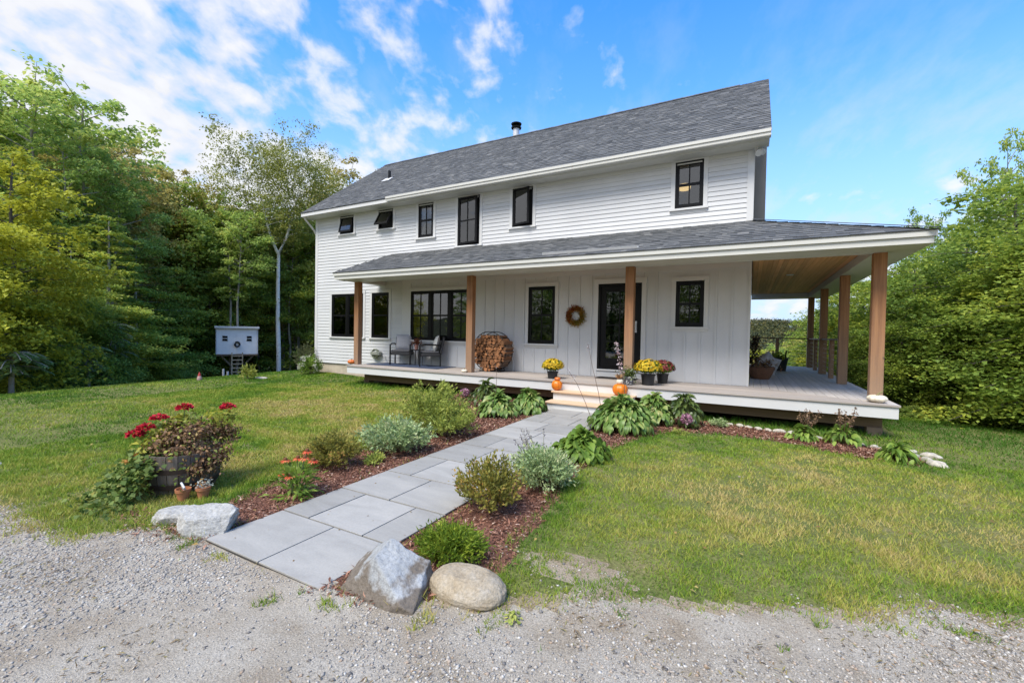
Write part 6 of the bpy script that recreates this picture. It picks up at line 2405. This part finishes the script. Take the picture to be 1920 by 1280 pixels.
# ------------------------------------------------------------------ treehouse and the things by the wood
def treehouse():
    d = ray_dir(445, 640)
    D = 31.5
    k = D / math.hypot(d.x, d.y)
    x, y = d.x * k, d.y * k
    rz = math.atan2(y, x) - PI / 2                         # its front looks at the drive
    zb = -0.60
    t = empty('treehouse', (x, y, 0), rz, label='small white treehouse on a trunk at the edge of the wood', cat='treehouse')
    w, dep, h = 1.06, 1.0, 1.56
    siding = plain('treehouse_paint', (0.83, 0.82, 0.81), .6, var=.03, rnd=.04)
    mb = MB()
    mb.box(-w, w, 0.02, dep * 2, zb, zb + h)
    for i in range(11):
        xx = -w + .1 + i * .192
        mb.box(xx - .008, xx + .008, .012, .019, zb, zb + h)
    mb.build('wall', siding, t)
    for s in (-1, 1):
        mb = MB()
        mb.box(s * w - .03, s * w + .03, -.005, .05, zb, zb + h)
        mb.build('corner_trim', trimw, t)
    mb = MB()
    mb.box(-w - .1, w + .1, -.14, dep * 2 + .1, zb + h, zb + h + .13, bev=.01)
    mb.build('roof', trimw, t)
    for s in (-.63, .62):
        mb = MB()
        for z in (.80, .98):
            mb.box(s - .13, s + .13, -.002, .03, zb + z, zb + z + .125)
        mb.build('window', black, t)
    mb = MB()
    mb.box(-.05, .34, -.004, .02, zb + .03, zb + 1.22, bev=.004)
    mb.build('hatch', siding, t)
    mb = MB()
    mb.box(-w - .02, w + .02, 0, dep * 2, zb - .10, zb - .003)
    mb.build('platform', darkwood, t)
    for s in (-1, 1):
        mb = MB()
        mb.tube([(s * .85, .15, zb - .08), (s * .18, .8, zb - .95)], .05, 6)
        mb.build('brace', plain('grey_timber', (0.28, 0.25, 0.2), .9), t)
    g = G(x, y)
    L = empty('ladder', (x, y, 0), rz, label='light wood ladder leaning up to the treehouse', cat='ladder')
    ladder = MB()
    for s in (-.27, .27):
        ladder.box(s - .028, s + .028, -.38, -.30, g - .6, zb + .12)
    ladder.build('rail', ladderwood, L)
    z = zb - .12
    while z > g - .2:
        r = MB()
        r.box(-.24, .24, -.39, -.29, z, z + .055)
        r.build('rung', ladderwood, L)
        z -= .24
    q = Matrix.Rotation(rz, 4, 'Z')
    for (lx, ly), vt, kd, lab in (((0, 1.0), 8.0, 'sparse', 'leafy tree whose trunk carries the treehouse'), ((-.35, 2.4), 8.4, 'sparse', 'thin tree just behind the treehouse roof')):
        p = q @ Vector((lx, ly, 0))
        place(kd, x + p.x, y + p.y, vt, lab)
    wr = empty('wreath', (x, y, 0), rz, label='dark round wreath on the front of the treehouse', cat='wreath')
    mb = MB()
    mb.tube([(.0 + math.cos(a) * .12, -.05, zb + .60 + math.sin(a) * .14) for a in np.linspace(0, 2 * PI, 24)], .05, 8, cap=False)
    mb.build('ring', plain('dark_wreath', (0.025, 0.03, 0.04), .9), wr)


treehouse()
shrub('sapling', gz(-13.22, 7.75), .20, .46, 401, leafmat('lime_sapling', [(0, (0.12, 0.16, 0.03)), (.5, (0.30, 0.34, 0.06)), (1, (0.52, 0.52, 0.14))], objv=0), 300, .085, .5, 'small yellow green sapling on the crest of the lawn right of the ladder', cat='sapling', lumpy=.2)
shrub('feathery_shrub', gz(-13.5, 9.9), .50, 1.02, 402, leafmat('feathery_leaf', [(0, (0.06, 0.075, 0.03)), (.6, (0.14, 0.16, 0.07)), (1, (0.25, 0.26, 0.13))], objv=0), 2200, .055, .35, 'tall feathery grey green shrub at the left corner of the house', lumpy=.4)
sh = shrub('white_hydrangea', gz(-12.75, 9.52), .38, .62, 403, M_leafy, 1500, .065, .6, 'low shrub with white flowers before the left corner of the house', lumpy=.4)
rs = np.random.RandomState(404)
c = rand_dirs(rs, 26)
c = np.abs(c) * np.sign(c) * np.array([.36, .36, .28]) + np.array([0, 0, .34])
C = np.repeat(c, 14, 0) + rs.normal(0, .028, (26 * 14, 3))
leaf_cloud('blooms', leafmat('white_petal', [(0, (0.45, 0.47, 0.36)), (1, (0.75, 0.73, 0.66))], objv=0), rs, C, .045, .8, .2, sh)
t = empty('garden_gnome', (-14.3, 6.95, G(-14.3, 6.95) - .02), 0, .58, label='small red and pink garden figure on the lawn crest left of the treehouse', cat='garden figure')
mb = MB()
mb.lathe([(.10, 0), (.12, .10), (.09, .22), (.06, .27)], 14)
mb.build('body', plain('pinkish_paint', (0.42, 0.27, 0.25), .7), t, smooth=True)
mb = MB()
mb.lathe([(.075, .26), (.05, .36), (.008, .46)], 14)
mb.build('hat', plain('red_paint', (0.36, 0.03, 0.03), .6), t, smooth=True)
for i, (u, D) in enumerate(((419, 26), (427, 26.5))):
    d = ray_dir(u)
    k = D / math.hypot(d.x, d.y)
    mb = MB()
    z = G(d.x * k, d.y * k)
    top = (-1.05, -1.22)[i]
    mb.tube([(d.x * k, d.y * k, z - .1), (d.x * k, d.y * k, top)], (.05, .05)[i], 8)
    tag(mb.build('marker_post', trimw), ('taller', 'shorter')[i] + ' of two white stubs in the shade left of the ladder', 'post')
# pale sumac fronds at the edge of the wood
for i, (u, D, vt, w) in enumerate(((212, 22.5, 592, 1.0), (165, 20.5, 640, .8), (20, 16.2, 655, 1.0))):
    d = ray_dir(u)
    k = D / math.hypot(d.x, d.y)
    x, y = d.x * k, d.y * k
    e = ray_dir(u, vt)
    top = 1 + e.z * D / math.hypot(e.x, e.y)
    g = G(x, y)
    H_ = top - g
    t = empty('sumac', (x, y, g), label=('pale sumac with drooping fronds on a grey stem at the edge of the wood', 'smaller pale sumac just left of the tall one', 'pale sumac at the far left edge of the lawn')[i], cat='small tree')
    rs = np.random.RandomState(410 + i)
    mb = MB()
    mb.tube([(0, 0, -.2), (.05, 0, H_ * .4), (0, .03, H_ * .8)], [.06, .05, .03], 8)
    C, D_, N_ = [], [], []
    for f in range(46):
        a = f * 2.4
        hb = H_ * rs.uniform(.40, .92)
        L = rs.uniform(.45, .75) * w
        pts = [Vector((math.cos(a) * L * s, math.sin(a) * L * s, hb + L * (.45 * s - .6 * s * s))) for s in np.linspace(0, 1, 6)]
        mb.tube(pts, .012, 4, cap=False)
        for s in np.linspace(.2, 1, 15):
            p = np.array(pts[0]) + np.array([math.cos(a) * L * s, math.sin(a) * L * s, L * (.45 * s - .6 * s * s)])
            for q in (-1, 1):
                C.append(p); D_.append([-math.sin(a) * q + math.cos(a) * .4, math.cos(a) * q + math.sin(a) * .4, -.35]); N_.append([0, 0, 1.0])
    mb.build('stem', bark2, t)
    n = len(C)
    V, F = leaf_quads(rs, np.array(C), np.array(D_) + rs.normal(0, .1, (n, 3)), np.array(N_) + rs.normal(0, .2, (n, 3)), rs.uniform(.11, .17, n), .05, .05)
    link_mesh('fronds', np_mesh('fronds', V, F, rs.rand(n)), M_sumac, t)
